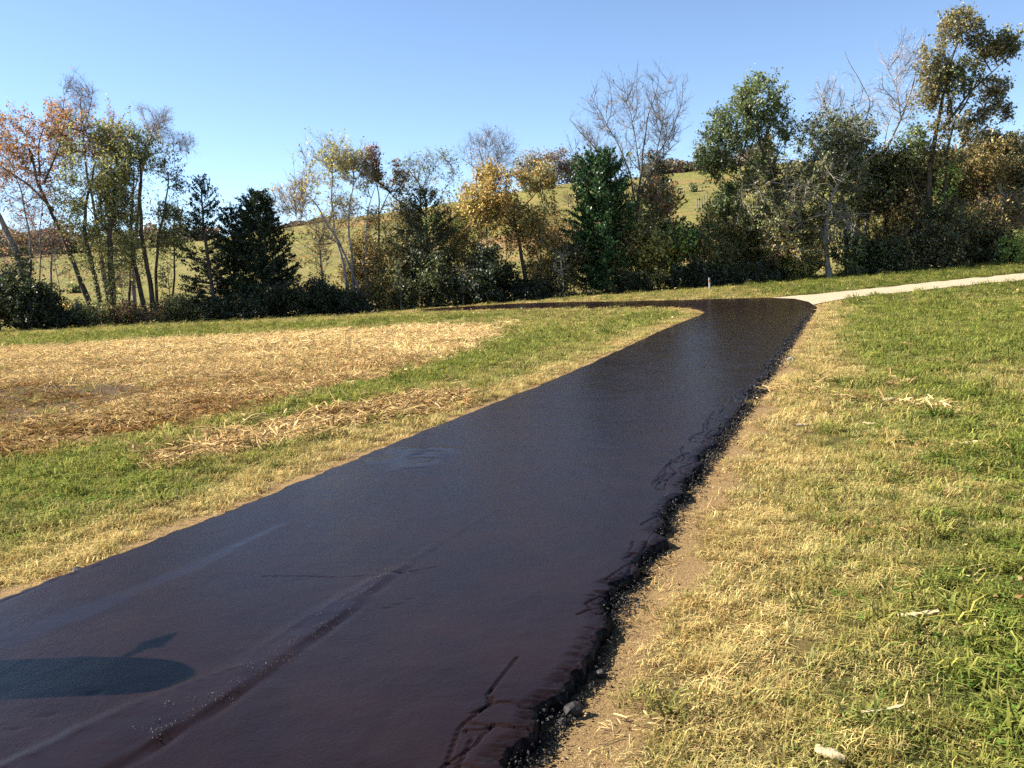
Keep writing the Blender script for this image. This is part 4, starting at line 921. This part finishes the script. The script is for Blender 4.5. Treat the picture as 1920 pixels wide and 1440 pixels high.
tree('locust_tree', 'dead bare limbs curling up to the sky between the two right oaks', 'tree', 64,
     [([(1628, 516), (1622, 440), (1630, 360), (1650, 300), (1680, 250), (1700, 200), (1712, 150), (1725, 95)], .18, .02), ([(1632, 350), (1612, 290), (1620, 230), (1632, 190), (1612, 155), (1580, 100)], .09, .014), ([(1618, 260), (1590, 235), (1555, 215), (1535, 155)], .07, .012), ([(1690, 225), (1680, 160), (1660, 115), (1652, 70)], .06, .012), ([(1622, 250), (1598, 190), (1606, 130)], .04, .01), ([(1655, 295), (1665, 230), (1690, 170), (1690, 90)], .05, .01)],
     [(1700, 150, 42, 80, 300, .015, RUSSET), (1590, 190, 52, 52, 170, .01, RUSSET), (1550, 190, 30, 40, 90, .01, RUSSET), (1650, 200, 40, 90, 130, .01, RUSSET), (1640, 380, 50, 60, 200, .9, GOLD + OLIVE)],
     twigs=2, twl=(.3, .8), r0=.011, twigr=.008, seed=16, group=GP, barkm=M_BARK_PALE, upb=1.0, subtw=1)
tree('oak_tree', 'tallest oak at the right with bronze-green crown and dark vine-wrapped trunks', 'tree', 61,
     [([(1748, 506), (1745, 440), (1742, 380), (1745, 300), (1760, 220), (1785, 140), (1800, 70)], .27, .05), ([(1768, 506), (1775, 440), (1770, 370), (1775, 290), (1790, 230), (1830, 150)], .20, .04), ([(1744, 400), (1712, 340), (1700, 270)], .08, .02), ([(1770, 240), (1820, 170), (1870, 120), (1895, 90)], .09, .02), ([(1776, 300), (1830, 250), (1860, 220)], .06, .015), ([(1724, 506), (1722, 440), (1712, 380), (1690, 330)], .14, .03)],
     [(1800, 56, 40, 38, 230, 1.0, OAKB), (1848, 92, 32, 32, 170, 1.0, OAKB), (1888, 70, 26, 36, 170, .9, OAKB + OAKG), (1748, 118, 36, 42, 210, .8, OAKB), (1800, 148, 42, 38, 250, 1.0, OAKB + OAKG), (1852, 166, 34, 26, 150, .9, OAKB), (1742, 200, 36, 40, 210, .7, OAKB), (1802, 232, 46, 34, 240, .8, OAKB), (1868, 212, 28, 18, 110, .9, OAKB), (1714, 266, 30, 44, 170, .8, OAKG), (1770, 292, 44, 30, 170, .8, OAKB)],
     leafsize=.105, leaves=2.5, seed=17, group=GP, spread=.09,
     vine=[([(1745, 400), (1765, 320), (1790, 310), (1795, 340), (1770, 380), (1755, 430)], 420, .16, LIME, .10), ([(1750, 500), (1748, 430), (1750, 380)], 900, .38, DARKG, .11), ([(1772, 500), (1776, 440), (1772, 390)], 700, .34, DARKG + OAKB, .11)])
tree('walnut_tree', 'brown-green tree with dark round crown at the right edge', 'tree', 64,
     [([(1850, 502), (1848, 430), (1850, 360), (1860, 300)], .18, .05), ([(1850, 380), (1900, 320), (1930, 300)], .08, .02), ([(1850, 370), (1815, 320)], .06, .02)],
     [(1840, 310, 66, 56, 380, 1.1, OAKB + GOLD), (1900, 320, 60, 60, 340, 1.1, OAKB + DARKG), (1960, 320, 60, 60, 260, 1.1, DARKG), (1830, 380, 56, 40, 180, .8, OAKB + RUSSET), (1900, 395, 56, 44, 200, .8, OAKB)],
     leafsize=.10, leaves=4.2, seed=18, group=GP)
tree('walnut_tree', 'brown-green tree filling the gap just left of the tallest oak', 'tree', 64.5,
     [([(1700, 514), (1700, 430), (1702, 350), (1700, 300)], .17, .05), ([(1701, 400), (1740, 350), (1770, 330)], .07, .02)],
     [(1700, 320, 56, 56, 300, 1.0, OAKB + DARKG), (1770, 350, 56, 56, 300, 1.0, OAKG + OAKB), (1720, 400, 70, 50, 240, .8, OAKB + GOLD), (1800, 410, 50, 50, 200, .7, OAKB + RUSSET)],
     leafsize=.10, leaves=3.6, seed=26, group=GP)
tree('pine_tree', 'dark evergreen behind the right-hand brown-green tree', 'tree', 69,
     [([(1885, 495), (1885, 400), (1885, 300), (1888, 250)], .2, .04)],
     [(1880, 270, 40, 30, 220, 1.2, CED + DARKG), (1905, 300, 40, 40, 260, 1.2, CED + DARKG)], leafsize=.11, leaves=5, seed=19, group=GP)
tree('oak_tree', 'dark shaded tree with two trunks between the dead-limbed tree and tallest oak', 'tree', 63,
     [([(1608, 520), (1610, 450), (1605, 380), (1600, 330)], .2, .05), ([(1662, 516), (1660, 450), (1665, 370), (1660, 320)], .18, .05)],
     [(1610, 360, 60, 50, 280, 1.1, DARKG + OAKG), (1665, 345, 56, 56, 320, 1.1, DARKG + OAKB), (1640, 430, 60, 40, 200, .8, GOLD + OAKG), (1700, 400, 50, 50, 200, .8, OAKB + DARKG)],
     leafsize=.10, leaves=4.2, seed=20, group=GP)
tree('sapling_tree', 'thin crooked sapling with few brown leaves near the right edge', 'tree', 60,
     [([(1842, 504), (1830, 470), (1850, 400), (1862, 360)], .06, .015), ([(1866, 502), (1872, 450), (1860, 400), (1895, 360), (1925, 345)], .07, .015), ([(1800, 506), (1812, 450), (1822, 400)], .05, .012)],
     [(1850, 420, 50, 50, 170, .7, OAKB + GOLD), (1895, 430, 44, 60, 170, .7, OAKB + RUSSET), (1905, 380, 36, 36, 90, .6, OAKB), (1810, 440, 36, 44, 120, .7, OAKB + OLIVE)], leafsize=.10, leaves=3.2, seed=21, group=GP, barkm=M_BARK_GREY)

# --- undergrowth along the fence: single bushes
def bush(name, label, cx, base, wd, ht, cols, seed, Y=60, n=None, lf=1.0, ls=.095, stems=None, group='bushes along the fence line'):
    n = n or int(70 + wd * ht / 30); r = np.random.default_rng(seed + 50); st = []
    for k in range(stems or 4):
        x = cx + r.uniform(-.45, .45) * wd; st.append(([(x, base), (x + r.uniform(-.12, .12) * wd, base - ht * .4), (x + r.uniform(-.3, .3) * wd, base - ht * .85)], .035, .012))
    return tree(name, label, 'bush', Y, st, [(cx, base - ht * .52, wd * .55, ht * .52, n, lf, cols), (cx + wd * .1, base - ht * .25, wd * .6, ht * .28, n // 2, lf * 1.1, cols)],
                leafsize=ls, leaves=4.4, twigs=4, twl=(.2, .55), seed=seed, group=group, r0=.007, twigr=.006, spread=.12)
for k, a in enumerate([
    ('big dark ivy-covered bush at the far left corner of the field', 35, 622, 130, 110, DARKG, 58.5, 1.4),
    ('low dark bush at the foot of the leaning bare tree', 95, 616, 80, 60, DARKG, 59, 1.4),
    ('small olive bush under the yellow-green leafy tree', 170, 606, 80, 40, YGREEN + OLIVE, 60, .6),
    ('low bramble bush at the foot of the three thin trunks', 250, 604, 90, 32, OLIVE + RUSSET, 60, .9),
    ('yellow-green weedy bush between the thin trunks and the cedars', 335, 602, 90, 44, YGREEN + OLIVE, 61, .45),
    ('dark bramble bush beneath the leftmost cedar', 410, 602, 90, 36, DARKG, 59.5, 1.2),
    ('dark bush beneath the broad dense cedar', 495, 600, 110, 60, DARKG, 59.5, 1.0),
    ('sloping dark bush right of the broad dense cedar', 580, 596, 100, 70, DARKG, 60, .9),
    ('low dark bush at the foot of the yellow fan-shaped tree', 640, 592, 90, 44, DARKG, 60, .9),
    ('brownish green thicket bush left of the brown-flecked cedar', 735, 588, 90, 130, OLIVE + GOLD, 61.5, .45),
    ('olive bush in front of the brown-flecked cedar', 800, 582, 100, 100, OLIVE + DARKG, 60.5, .6),
    ('dark round evergreen bush left of the golden tree trunk', 915, 572, 90, 104, DARKG + CED, 60, 1.3),
    ('brown and gold thicket bush right of the golden tree trunk', 1030, 566, 80, 120, GOLD + OAKB, 61.5, .6),
    ('low dark bush at the road edge below the golden tree', 975, 568, 110, 40, DARKG, 60.5, 1.3),
    ('tangled brown bush at the foot of the bright green cedar', 1085, 558, 80, 100, OAKB + DARKG, 60.5, .8),
    ('brown-green thicket bush right of the lemon-yellow tree', 1335, 540, 100, 130, OAKB + OAKG, 61, .9),
    ('olive thicket bush in front of the board fence', 1420, 534, 100, 140, OAKG + OAKB, 62.5, .9),
    ('low dark bush below the board fence', 1400, 536, 120, 38, DARKG, 60, .9),
    ('yellow-leaved bush left of the pale leaning trunk', 1500, 528, 70, 110, YGREEN + YEL, 61, .8),
    ('dark bush right of the pale leaning trunk', 1620, 520, 100, 80, DARKG + OAKG, 59.5, 1.2),
    ('dark low bush between the shaded trunks', 1690, 514, 90, 70, DARKG + OAKB, 59.5, 1.2),
    ('dark bush round the foot of the tallest oak', 1770, 510, 110, 90, DARKG + OAKB, 59.5, 1.2),
    ('brown thicket bush right of the tallest oak', 1840, 504, 90, 80, OAKB + DARKG, 60, 1.0),
    ('bright yellow-green bush at the right edge by the gravel track', 1905, 500, 70, 56, YEL + LIME, 58.5, 1.0),
    ('golden thin bush behind the wire fence in the middle', 880, 570, 60, 70, GOLD + OLIVE, 63, .6),
    ('dark shaded bush under the big bare tree', 1150, 556, 110, 44, DARKG, 60.3, .9),
    ('dark low bush left of the white marker post', 1290, 544, 90, 46, DARKG, 60, 1.4)]):
    bush('bush', a[0], a[1], a[2], a[3], a[4], a[5], 200 + k, a[6], lf=a[7])

for k, (lab, cx, ba, wd, ht, cols, Yb, lf) in enumerate([
    ('tall thin olive thicket in the gap left of the yellow fan-shaped tree', 600, 592, 90, 60, OLIVE + GOLD, 64, .35),
    ('tangled brown thicket under the yellow fan-shaped tree', 680, 588, 80, 150, GOLD + OAKB, 64.5, .85),
    ('tall brown thicket between the red-topped tree and the brown-flecked cedar', 765, 584, 80, 190, OAKB + OLIVE, 64, .5),
    ('thin golden thicket behind the dark round evergreen bush', 870, 576, 90, 170, GOLD + OLIVE, 64, .4),
    ('thin brown thicket right of the straight dark golden-tree trunk', 1030, 566, 90, 170, OAKB + GOLD, 64, .4),
    ('tangled olive thicket between the bright green cedar and the bare tree', 1165, 556, 80, 200, OLIVE + GOLD, 61.3, .5),
    ('tall olive thicket at the foot of the green oak', 1370, 540, 110, 170, OAKB + GOLD, 63.5, .6),
    ('tall yellowish thicket under the drooping bare twigs', 1450, 532, 110, 190, YGREEN + OAKB, 63, .6),
    ('brown thicket in the gap behind the thin sapling', 1810, 506, 100, 150, OAKB + GOLD, 63.5, .85),
    ('thin weedy thicket left of the leftmost cedar', 320, 604, 90, 50, YGREEN + GOLD, 63, .4),
    ('weedy thicket between the leaning maple trunk and leafy trunks', 140, 610, 90, 44, OLIVE + GOLD, 63, .35),
    ('brown-gold thicket under the dark shaded pair of trunks', 1640, 520, 100, 150, GOLD + OAKB, 61.5, .5)]):
    bush('bush', lab, cx, ba, wd, ht, cols, 300 + k, Yb, lf=lf, stems=7, n=int(130 + wd * ht / 35))

sr = np.random.default_rng(77)
for k, (cx, wh) in enumerate([(118, 'between the far-left ivy bush and leaning maple trunk'), (232, 'between the two leafy dark trunks and three thin trunks'), (322, 'just left of the leftmost cedar'), (452, 'in front of the squeezed shorter cedar'), (612, 'left of the yellow fan-shaped tree'),
        (700, 'just right of the yellow fan-shaped tree stems'), (752, 'left of the brown-flecked cedar'), (868, 'left of the dark round evergreen bush'), (948, 'just left of the golden tree trunk'), (1012, 'just right of the golden tree trunk'), (1056, 'left of the bright green cedar'),
        (1168, 'under the big bare tree'), (1262, 'right of the lemon-yellow tree'), (1312, 'left of the white marker post'), (1372, 'right of the white marker post'), (1462, 'in front of the board fence'), (1590, 'right of the pale leaning trunk'), (1716, 'left of the tallest oak trunks'), (1792, 'right of the tallest oak trunks'), (1882, 'beside the bright yellow-green bush at the right edge')]):
    ba = float(np.interp(cx, [0, 300, 700, 1000, 1330, 1550, 1900], [618, 604, 588, 568, 543, 524, 500])); ht = sr.uniform(70, 150); ln = sr.normal(-4, 9)
    tree('sapling', 'slim upright sapling stem ' + wh, 'sapling', sr.uniform(59.4, 61.5), [([(cx, ba), (cx + ln * .4, ba - ht * .5), (cx + ln, ba - ht)], .045, .012)],
         [(cx + ln * .8, ba - ht * .8, 16, ht * .34, 46, sr.uniform(.2, .9), [OAKB, GOLD, OLIVE, YGREEN][k % 4])], leafsize=.09, leaves=2.6, twigs=3, twl=(.25, .7), seed=400 + k, group='saplings of the fence line', r0=.008, twigr=.006, barkm=[M_BARK_GREY, M_BARK_PALE, M_BARK][k % 3])

# --- trees on the hill crest, far behind
BROWN = [(.13, .085, .06), (.10, .07, .05), (.16, .11, .07)]
for k, (lab, px, py, rx, ry, cols, Yh) in enumerate([
    ('brown round-topped tree on the hill crest, left of three', 1000, 318, 30, 30, BROWN + OAKB, 236), ('brown round-topped tree on the hill crest, middle of three', 1040, 314, 34, 32, BROWN, 240),
    ('brown round-topped tree on the hill crest, right of three', 1082, 324, 32, 28, BROWN, 238), ('green tree below the hill crest beside the golden tree', 1008, 352, 22, 24, DARKG + OAKG, 205),
    ('pale green round tree on the crest at the right of the hill gap', 1330, 296, 34, 36, OAKG + OLIVE, 235), ('reddish brown tree on the crest behind the green oak', 1395, 318, 36, 34, RUSSET + BROWN, 245)]):
    g = py + ry + 24
    tree('hill_tree', lab, 'tree', Yh, [([(px, g), (px - 3, py + ry * .5), (px + 2, py - ry * .3)], .35, .1)], [(px, py, rx, ry, 240, 1.0, cols)], leafsize=.30, leaves=3.2, twigs=4, twl=(.8, 1.8), seed=60 + k, r0=.03, twigr=.018, spread=.5, group='trees on the hill')
for k, (lab, px, py, rx, ry, cols, lf) in enumerate([('small bare tree on the open hill left of the bright green cedar', 1066, 372, 12, 16, RUSSET, .05), ('small round shrub on the hillside behind the yellow fan-shaped tree', 596, 452, 12, 8, OLIVE, 1.0), ('dark shrub on the pasture behind the left clump', 140, 545, 11, 8, OLIVE, 1.0),
        ('lone shrub high on the pasture in the hill gap', 1300, 352, 8, 8, OLIVE, 1.0), ('low shrub on the pasture behind the brown-flecked cedar', 868, 446, 10, 7, OAKB, 1.0)]):
    q = at(px, py + ry, 330); tree('hill_shrub', lab, 'shrub', q[1], [([(px, py + ry), (px, py), (px + 1, py - ry * .5)], .06, .02)], [(px, py, rx, ry, 70, lf, cols)], leafsize=.16, leaves=3, twigs=4, twl=(.3, .8), seed=90 + k, r0=.015, twigr=.012, spread=.15, group='shrubs on the hill')
def wood(name, label, pts, Y, hgt, n, cols, seed):
    r = np.random.default_rng(seed); u_ = r.random(n); xs_ = np.interp(u_, np.linspace(0, 1, len(pts)), [p[0] for p in pts])
    Yj = Y + r.uniform(-14, 20, n); X_ = (xs_ - 960) / 1700 * Yj; hh = hgt * (.15 + 1.5 * vnoise(X_ * .07, Yj * .05, seed) ** 2 + .5 * vnoise(X_ * .25, Yj * .1, seed + 1) ** 2) 
    Z_ = H(X_, Yj) + hh * r.random(n) ** .7
    clump = vnoise(X_ * .22, Yj * .15, seed + 3); ci = np.clip((clump * len(cols) + r.normal(0, .4, n)).astype(int), 0, len(cols) - 1)
    cc = np.array(cols)[ci] * (1 + r.normal(0, .2, (n, 1)))
    V, Fq, c4 = leaf_quads(np.column_stack([X_, Yj, Z_]), .55, r, np.clip(cc, .01, .8))
    link(name, mk_mesh(name, V, [Fq], [M_LEAF], dict(Col=c4)), kind='stuff', label=label)
wood('far_woodland', 'brown autumn woodland on the far hill behind the left clump', [(-260, 0), (430, 0)], 262, 11, 42000, [(.10, .085, .06), (.13, .10, .055), (.16, .09, .05), (.08, .085, .04), (.11, .07, .055)], 5)
wood('crest_brush', 'brown brush along the hill crest in the gap', [(1215, 0), (1460, 0)], 250, 6, 12000, [(.13, .085, .055), (.10, .09, .045), (.16, .10, .05)], 6)
wood('ridge_scrub', 'thin brown scrub along the middle ridge', [(500, 0), (650, 0)], 256, 3, 4000, [(.15, .10, .06), (.11, .10, .05)], 7)

# ------------------------------------------------------------------ fences and posts
def box(c0, size, rot=0.0, taper=1.0, jit=0, seed=0):
    r = np.random.default_rng(seed); s = np.array(size) / 2
    v = np.array([[x, y, z] for z in (-1, 1) for y in (-1, 1) for x in (-1, 1)], float) * s; v[4:, :2] *= taper; v += r.normal(0, jit, v.shape)
    ca, sa = math.cos(rot), math.sin(rot); v[:, :2] = v[:, :2] @ np.array([[ca, sa], [-sa, ca]]); v += c0
    f = np.array([[0, 2, 3, 1], [4, 5, 7, 6], [0, 1, 5, 4], [2, 6, 7, 3], [0, 4, 6, 2], [1, 3, 7, 5]])
    return v, f
fence = None
pa, pb = atd(1418, 505, 61.8), atd(1500, 500, 61.8)
root = empty('board_fence', (pa[0], pa[1], H(pa[0], pa[1])), 'weathered board fence panel between bushes left of the pale leaning trunk', 'fence')
ro_ = np.array(root.location)
for k, f in enumerate((0, .5, 1.0)):
    p = pa * (1 - f) + pb * f; z0 = float(H(p[0], p[1]))
    v, fc = box((p[0], p[1] + .08, z0 + .66), (.13, .13, 1.5), .1, .95, .005, k); link('post', mk_mesh('post', v - ro_, [fc], [M_WOOD]), root)
for k, h in enumerate((.42, .72, 1.02, 1.30)):
    mz = (float(H(pa[0], pa[1])) + float(H(pb[0], pb[1]))) / 2; mp = (pa + pb) / 2
    v, fc = box((0, 0, 0), (np.linalg.norm((pb - pa)[:2]), .035, .12), 0, 1, .006, k + 9); sl_ = (float(H(pb[0], pb[1])) - float(H(pa[0], pa[1]))) / (pb - pa)[0]
    v[:, 2] += v[:, 0] * sl_; v += [mp[0], mp[1], mz + h]; link('board', mk_mesh('board', v - ro_, [fc], [M_WOOD]), root)
# wire fence: posts with three strands along the tree line
def wire_fence(label, pts, Y, h, step, seed):
    A = atd(pts[0][0], pts[0][1], Y); B = atd(pts[1][0], pts[1][1], Y); n = max(2, int(abs(B[0] - A[0]) / step)); r = np.random.default_rng(seed)
    root = empty('wire_fence', (A[0], A[1], float(H(A[0], A[1]))), label, 'fence'); o = np.array(root.location); tops = []
    for k in range(n + 1):
        x = A[0] + (B[0] - A[0]) * k / n; y = Y + r.normal(0, .08); z = float(H(x, y)); ln = r.normal(0, .05)
        v, f = limb(np.array([[x, y, z - .2], [x + ln * .5, y, z + h * .5], [x + ln, y, z + h * r.uniform(.93, 1.08)]]), np.array([.065, .06, .055]), 7, k)
        v = np.vstack([v, v[-7:].mean(0)]); cap = np.array([[len(v) - 1, len(v) - 8 + j, len(v) - 8 + (j + 1) % 7, len(v) - 1] for j in range(7)])
        me = mk_mesh('post', v - o, [f, cap[:, :3]], [M_WOOD]); link('post', me, root); tops.append(np.array([x + ln * .6, y - .06, z]))
    for hz_ in (.35, .62, .88):
        P_ = np.array([q + [0, 0, h * hz_] for q in tops]); v, f = tubes(P_[:-1], P_[1:], np.full(n, .005), np.full(n, .005), 3); link('wire', mk_mesh('wire', v - o, [f], [M_TIN]), root)
wire_fence('wire fence with round wooden posts along the left part of the tree line', [(60, 600), (620, 590)], 61, 1.25, 3.3, 1)
wire_fence('wire fence with thin posts behind the bushes in the middle of the tree line', [(700, 585), (1300, 545)], 63.4, 1.2, 3.2, 2)
# old stump-like gate post seen at the left
p = atd(148, 600, 60); z0 = float(H(p[0], p[1]))
v, f = limb(np.array([[p[0], p[1], z0 - .2], [p[0], p[1], z0 + .9], [p[0] - .03, p[1], z0 + 1.55], [p[0] - .05, p[1], z0 + 1.75]]), np.array([.17, .15, .13, .05]), 8, 3)
link('fence_post', mk_mesh('fence_post', v - [p[0], p[1], z0], [f], [M_WOOD], smooth=True), label='thick dark weathered post with a pointed top in the left clump', category='post').location = (p[0], p[1], z0)
# white marker post with a red band
p = at(1331, 543); root = empty('marker_post', p, 'short white marker post with a small red patch at the wood edge', 'post')
v, f = limb(np.array([[0, 0, -.15], [-.01, 0, .35], [-.02, 0, .70]]), np.array([.065, .065, .06]), 8, 1); link('post', mk_mesh('post', v, [f], [M_WHITE], smooth=True), root)
v, f = tubes(np.array([[-.02, 0, .48]]), np.array([[-.022, 0, .60]]), np.array([.072]), np.array([.071]), 8); link('band', mk_mesh('band', v, [f], [M_RUST]), root)
v, f = tubes(np.array([[-.02, 0, .69]]), np.array([[-.022, 0, .74]]), np.array([.066]), np.array([.045]), 8); link('cap', mk_mesh('cap', v, [f], [M_WOOD]), root)
# hill fence
for k, (px, py) in enumerate([(1307, 388), (1311, 388), (1316, 386), (1320, 382), (1326, 379), (1338, 381), (1345, 380), (1352, 378)]):
    p = at(px, py, 300); h = 1.9 * p[1] / 200
    v, f = limb(np.array([[0, 0, -.4], [0, 0, h * .5], [.02, 0, h]]), np.array([.11, .10, .09]) * p[1] / 200, 6, k)
    o = link('hill_fence_post', mk_mesh('hill_fence_post', v, [f], [M_WOOD]), label=f"grey fence post on the hill, {['first', 'second', 'third', 'fourth', 'fifth', 'sixth', 'seventh', 'last'][k]} from the left in the gap", category='post', group='fence posts on the hill'); o.location = p

# ------------------------------------------------------------------ small things
def lump(r, n, sx, sy, sz, rough=.35):
    import bmesh
    bm = bmesh.new(); bmesh.ops.create_icosphere(bm, subdivisions=2, radius=1.0)
    V = np.array([v.co[:] for v in bm.verts]); Fq = np.array([[v.index for v in f.verts] for f in bm.faces]); bm.free()
    d = 1 + rough * (r.random(len(V)) - .5) * 1.2 + .18 * np.sin(V[:, 0] * 4 + r.uniform(0, 6)) * np.cos(V[:, 1] * 3)
    return V * d[:, None] * [sx, sy, sz], Fq
rr = np.random.default_rng(6)
for px, py, s, lab in ((1075, 1344, .042, 'biggest black asphalt lump on the bare soil by the broken road edge'), (1052, 1362, .022, 'small black asphalt lump beside the biggest lump'), (1128, 1270, .026, 'black asphalt lump at the road edge above the biggest lump'),
                       (1484, 678, .075, 'grey stone lump at the far right road edge'), (147, 1076, .035, 'small black clod at the left road edge'), (1432, 738, .08, 'dark clod at the road edge by the straw row')):
    p = at(px, py); v, f = lump(rr, 1, s, s * .8, s * .75); o = link('asphalt_lump', mk_mesh('asphalt_lump', v, [f], [M_STONE if s == .075 else M_TAR]), label=lab, category='lump', group='lumps along the road edges'); o.location = (p[0], p[1], p[2] + s * .5)
def husk(px, py, L, wd, rot, lab, name='corn_husk', cat_='husk', lift=.03):
    n, k = 9, 7; u = np.linspace(-.5, .5, n); a = np.linspace(-1.25, 1.25, k); prof = np.sqrt(np.clip(1 - (u * 1.9) ** 2 * .8, .04, 1))
    X_ = np.repeat(u[:, None] * L, k, 1); Y_ = prof[:, None] * wd * np.sin(a)[None] * rr.uniform(.75, 1.2, (n, 1)); Z_ = prof[:, None] * wd * (np.cos(a)[None]) * .8 + .15 * L * (u[:, None] ** 2) + rr.normal(0, wd * .16, (n, k))
    V = np.stack([X_, Y_, Z_], -1).reshape(-1, 3); i = np.arange(n * k).reshape(n, k); Fq = np.stack([i[:-1, :-1], i[1:, :-1], i[1:, 1:], i[:-1, 1:]], -1).reshape(-1, 4)
    V2_ = V.copy(); V2_[:, 2] -= .004; Fq2 = Fq[:, ::-1] + len(V)
    p = at(px, py); o = link(name, mk_mesh(name, np.vstack([V, V2_]), [Fq, Fq2], [M_HUSK], smooth=True), label=lab, category=cat_); o.location = (p[0], p[1], p[2] + lift); o.rotation_euler = (rr.normal(0, .15), rr.normal(0, .12), rot); return o
husk(1722, 1166, .19, .017, -.15, 'white corn cob piece lying in the grass at lower right', 'corn_cob', 'cob', .034)
husk(1655, 1361, .16, .010, .05, 'thin pale stalk piece low in the grass at lower right', 'corn_stalk', 'stalk', .055)
husk(1502, 806, .24, .03, .5, 'large pale husk lying on the lawn beside the road', 'corn_husk', 'husk', .04)
husk(1632, 800, .16, .02, -.3, 'small pale husk right of the large husk', 'corn_husk', 'husk', .03)
husk(1818, 842, .22, .03, .2, 'broad pale husk in the straw patch at the right edge', 'corn_husk', 'husk', .05)
husk(1664, 757, .2, .028, -.1, 'white husk in the straw row across the right lawn', 'corn_husk', 'husk', .05)
husk(1555, 1438, .10, .022, -.4, 'pale yellow leaf husk at the bottom edge of the lawn', 'corn_husk', 'husk', .045)
# mailbox beside the near left road edge (just out of view; it throws the rounded shadow)
g0 = at(160, 1294); hb = 1.12
mb = g0[:2] + SUN_DIR[:2] / SUN_DIR[2] * hb
root = empty('mailbox', (mb[0], mb[1], 0), 'large rural mailbox on a post, throwing the rounded shadow across the road', 'mailbox')
u = np.linspace(-.5, .5, 12) * .74; an = np.linspace(0, math.pi, 11)
prof = [(-.19, -.03)] + [(-.19 * math.cos(q), .19 + .19 * math.sin(q)) for q in an] + [(.19, -.03)]
prof = np.array(prof); shr = np.where(np.arange(12) > 9, np.array([1] * 10 + [.93, .72]), 1)
V = np.array([[x, y * s, (z - .18) * s + .18] for x, s in zip(u, shr) for y, z in prof]); k = len(prof); i = np.arange(12 * k).reshape(12, k)
Fq = np.stack([i[:-1], np.roll(i[:-1], -1, 1), np.roll(i[1:], -1, 1), i[1:]], -1).reshape(-1, 4)
V[:, 2] += hb - .18
link('box', mk_mesh('box', V, [Fq, i[:1], i[-1:, ::-1]], [M_TIN]), root)
v, f = box((0, 0, (hb - .18) / 2 - .1), (.1, .1, hb + .02 - .0), 0, 1, 0); link('post', mk_mesh('post', v, [f], [M_WOOD]), root)
d = (at(250, 1196) - at(128, 1252)); d[2] = 0; s_ = np.array([.10, .16, hb + .02]); nx = np.array([-d[1], d[0], 0]); nx /= np.linalg.norm(nx)
pl = [s_ - nx * .012, s_ + d * .45 - nx * .02, s_ + d * .55 - nx * .07, s_ + d, s_ + d * .55 + nx * .06, s_ + d * .4 + nx * .02, s_ + nx * .012]
pl = np.array(pl); V = np.vstack([pl, pl + [0, 0, .012]]); k = len(pl); q = np.arange(k)
link('flag', mk_mesh('flag', V, [q[None, ::-1], q[None] + k, np.stack([q, (q + 1) % k, k + (q + 1) % k, k + q], 1)], [M_FLAG]), root)
print('trees', TREES, 'tris', sum(len(o.data.loop_triangles) or sum(len(p.vertices) - 2 for p in o.data.polygons) if len(o.data.polygons) < 1 else int(len(o.data.loops) - 2 * len(o.data.polygons)) for o in scn.objects if o.type == 'MESH'))
